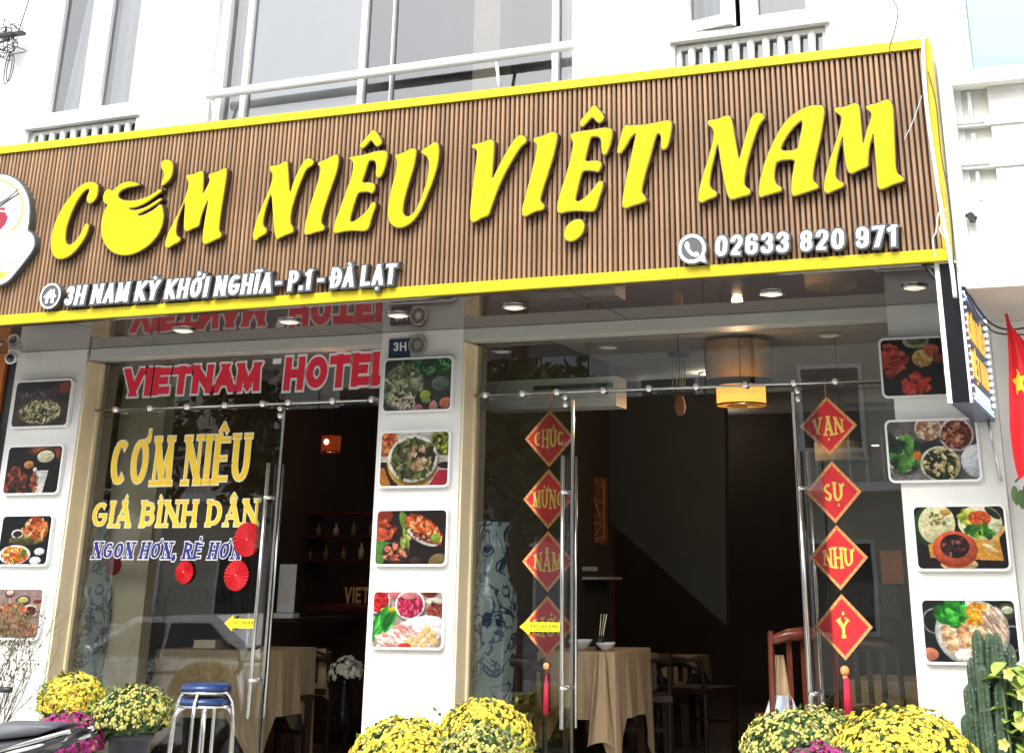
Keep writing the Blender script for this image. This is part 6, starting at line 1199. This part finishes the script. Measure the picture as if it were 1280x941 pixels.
cable([sg(1160, 90, .02), sg(1170, 130, .05), sg(1176, 190, .03), sg(1188, 260, .05), sg(1192, 330, .03)], .003, 'thin dark cable beside the conduit at the sign end')
cable([sg(1184, 262, .06), sg(1173, 268, .07), sg(1170, 290, .07), sg(1166, 300, .06), sg(1169, 322, .06)], .004, 'white looped cable at the lower right corner of the sign', 'conduit')
cable([sg(1184, 275, .06), sg(1175, 285, .07), sg(1180, 296, .07), sg(1186, 294, .05)], .004, 'short white cable loop beside the longer one at the sign corner', 'conduit')
cable([sg(1152, 120, .03), sg(1142, 150, .06), sg(1130, 175, .07)], .002, 'thin loose wire crossing the slats near the top right of the sign', 'conduit')
def np_(px, py, Y=-.9): return at(px, py, Y)
cable([np_(1203, 358, -1.1), np_(1222, 385, -.8), np_(1240, 405, -.5), np_(1262, 412, -.4), np_(1290, 408, -.3)], .006, 'black cable sagging under the neighbour soffit, upper one')
cable([np_(1203, 362, -1.1), np_(1226, 398, -.7), np_(1243, 415, -.4), np_(1268, 418, -.4), np_(1290, 418, -.3)], .005, 'black cable sagging under the neighbour soffit, lower one')
q = random.Random(12); cu = UP.pt(*UP.uz(12, 50, .12), .12)
t = thing('wire_tangle', 'tangled black telephone wires in coils on the white wall at the top left corner', 'wires', tuple(cu))
for k in range(16):
    c = cu+Vector((q.uniform(-.08, .06), 0, q.uniform(-.12, .14))); r1, r2 = q.uniform(.03, .10), q.uniform(.04, .11); a0 = q.uniform(0, 6)
    part('wire', M['wire'], t, lambda b: b.tube([c+Vector((r1*math.cos(a0+s*.35)*(1+.2*math.sin(s)), .04*math.sin(s*.7+k), r2*math.sin(a0+s*.35+.3*math.sin(s*.5)))) for s in range(15)], .0035, 5), True)
for dx, dz, L_ in ((.03, -.1, .26), (.05, -.12, .22)): part('hanging_loop', M['wire'], t, lambda b: b.tube([cu+Vector((dx+.03*math.sin(s*.42), 0, dz-L_*.5+L_*.5*math.cos(s*.42))) for s in range(16)], .004, 5), True)
part('clamp', M['black'], t, lambda b: b.box(cu.x-.1, cu.x+.12, cu.y-.02, cu.y+.03, cu.z+.03, cu.z+.055))
cable([cu+Vector((-.9, 0, .12)), cu+Vector((-.4, 0, .02)), cu, cu+Vector((.1, 0, .2)), cu+Vector((.2, 0, .9))], .005, 'black service cable passing the wire tangle at the top left')
cable([UP.pt(*UP.uz(1108, -10, .1), .1), UP.pt(*UP.uz(1122, 12, .1), .1), UP.pt(*UP.uz(1118, 40, .2), .2), sg(1112, 62, .03), sg(1120, 80, .04)], .003, 'thin wire hanging over the top edge of the sign at the right')

# ================================================================ ACROSS THE STREET (seen in the glass)
def opp_building(x0, x1, h_, y, m_, label, nwin, storeys):
    t = thing('opposite_building', label, 'building', ((x0+x1)/2, y, ST_Z)); part('wall', M[m_], t, lambda b: b.box(x0, x1, y-6, y, ST_Z, h_)); part('roof', M['roof'], t, lambda b: b.box(x0-.2, x1+.2, y-6.2, y+.5, h_+.001, h_+.25))
    for s in range(storeys):
        z = ST_Z+.9+s*3.1
        for k in range(nwin):
            x = x0+(x1-x0)*(k+.5)/nwin; fr_ = part('window', M['upvc'], t, lambda b: b.box(x-.62, x+.62, y+.001, y+.07, z, z+1.6)); part('pane', M['opp_dark'], fr_, lambda b: b.box(x-.54, x+.54, y+.071, y+.09, z+.08, z+1.52))
        if s: part('balcony', M['upvc'], t, lambda b: b.box(x0+.3, x1-.3, y+.001, y+.8, z-.7, z-.55)); part('balustrade', M['upvc'], t, lambda b: [b.box(x0+.35+k*.3, x0+.39+k*.3, y+.7, y+.76, z-.549, z+.25) for k in range(int((x1-x0-.7)/.3))])
opp_building(-31, -22.2, 6.5, -21, 'opp2', 'grey two storey house across the street, far left in the reflection', 3, 2); opp_building(-22, -14.2, 9.5, -20, 'opp', 'cream three storey house across the street behind the white car', 3, 3)
opp_building(-14, -7.2, 6.4, -20.5, 'opp2', 'grey house with balcony across the street, middle of the row', 2, 2); opp_building(-7, 1.8, 9.4, -20, 'opp', 'cream three storey house across the street, right of the grey one', 3, 3); opp_building(2, 11, 6.4, -21, 'opp2', 'grey low house across the street, far right of the row', 3, 2)
def tree(x, y, h_, r, label, seed):
    t = thing('street_tree', label, 'tree', (x, y, ST_Z), 'trees across the street'); qq = random.Random(seed)
    part('trunk', M['bark'], t, lambda b: [b.tube([(x, y, ST_Z), (x+.1, y, ST_Z+h_*.3), (x, y+.1, ST_Z+h_*.55)], [.2, .15, .1], 8)]+[b.tube([(x, y, ST_Z+h_*(.35+.05*k)), (x+math.cos(k*2.1)*r*.7, y+math.sin(k*2.1)*r*.7, ST_Z+h_*(.65+.05*k))], [.08, .03], 6) for k in range(5)], True)
    o = part('crown', M['leaf'], t, lambda b: [leaves(b, (x+qq.uniform(-r, r)*.7, y+qq.uniform(-r, r)*.7, ST_Z+h_*qq.uniform(.5, .95)), r*.42, 420, .3, seed*9+k, -1, .9, .2) for k in range(11)]); o['kind'] = 'stuff'
tree(-17.5, -15.5, 7, 2.4, 'bushy street tree across the road behind the white car', 1); tree(-10.5, -16.2, 6, 1.9, 'smaller street tree across the road in the middle', 2); tree(.5, -15.8, 7, 2.3, 'bushy street tree across the road at the right', 3)
CXc, CYc = -11.3, -7.4
t = thing('white_car', 'white sedan parked along the street, mirrored in the left shop window', 'car', (CXc, CYc, ST_Z))
def carb(b):
    pr_ = [(-2.2, .35), (-2.25, .62), (-2.1, .8), (-1.3, .92), (-.75, .98), (.9, 1.0), (1.9, .97), (2.2, .9), (2.25, .6), (2.2, .32)]; n = len(pr_)
    for d, k in ((-.88, .93), (-.82, 1), (.82, 1), (.88, .93)): b.v += [Vector((CXc+x*(.98+.02*k), CYc+d, ST_Z+.6+(z-.6)*k)) for x, z in pr_]
    b.f += [(r*n+i, r*n+(i+1) % n, (r+1)*n+(i+1) % n, (r+1)*n+i) for r in range(3) for i in range(n)]+[tuple(range(n))[::-1], tuple(range(3*n, 4*n))]
cb_ = part('body', M['car_white'], t, carb, False)
def cabin(g, mm, nm):
    def fn(b):
        lo = [(-.95+g, .96), (-.2+g*.5, 1.42-g*.3), (.9-g, 1.44-g*.3), (1.65-g, 1.0)]
        for d, k in ((-.80, 0), (.80, 0)): b.v += [Vector((CXc+x, CYc+d*(1 if z < 1.1 else .8)+(0.004 if d > 0 else -.004)*(1 if g else 0), ST_Z+z)) for x, z in lo]
        b.f += [(0, 1, 2, 3)[::-1], (4, 5, 6, 7)]+[(i, (i+1) % 4, 4+(i+1) % 4, 4+i) for i in range(4)]
    return part(nm, M[mm], t, fn)
cabin(0, 'car_white', 'roof'); 
for sgn in (1,):
    for (xa, xb, xc, xd) in ((-.72, .28, .28, -.12), (.34, 1.36, .86, .34)):
        part('side_window', M['car_glass'], t, lambda b: b.add([(CXc+xa, CYc+.815, ST_Z+1.02), (CXc+xb, CYc+.815, ST_Z+1.02), (CXc+xc, CYc+.70, ST_Z+1.36), (CXc+xd, CYc+.70, ST_Z+1.36)], [(0, 1, 2, 3)]))
part('windscreen', M['car_glass'], t, lambda b: b.add([(CXc-.9, CYc-.74, ST_Z+1.01), (CXc-.9, CYc+.74, ST_Z+1.01), (CXc-.27, CYc+.6, ST_Z+1.40), (CXc-.27, CYc-.6, ST_Z+1.40)], [(0, 1, 2, 3)])); part('wing_mirror', M['car_white'], t, lambda b: b.ball((CXc-.62, CYc+.98, ST_Z+1.05), .11, 10, 6, .7), True)
for wx in (-1.4, 1.35):
    for wy in (-.8, .8):
        wl = part('wheel', M['rubber'], t, lambda b: b.tube([(CXc+wx, CYc+wy-.1, ST_Z+.33), (CXc+wx, CYc+wy+.11, ST_Z+.33)], .33, 20), True); part('hubcap', M['steel'], wl, lambda b: b.tube([(CXc+wx, CYc+wy+.11, ST_Z+.33), (CXc+wx, CYc+wy+.125, ST_Z+.33)], .2, 16))
for x_ in (-2.22, 2.22): part('headlight' if x_ < 0 else 'tail_light', M['acrylic' if x_ < 0 else 'red_vinyl'], t, lambda b: b.box(CXc+x_-.03, CXc+x_+.03, CYc+.5, CYc+.82, ST_Z+.66, ST_Z+.78))
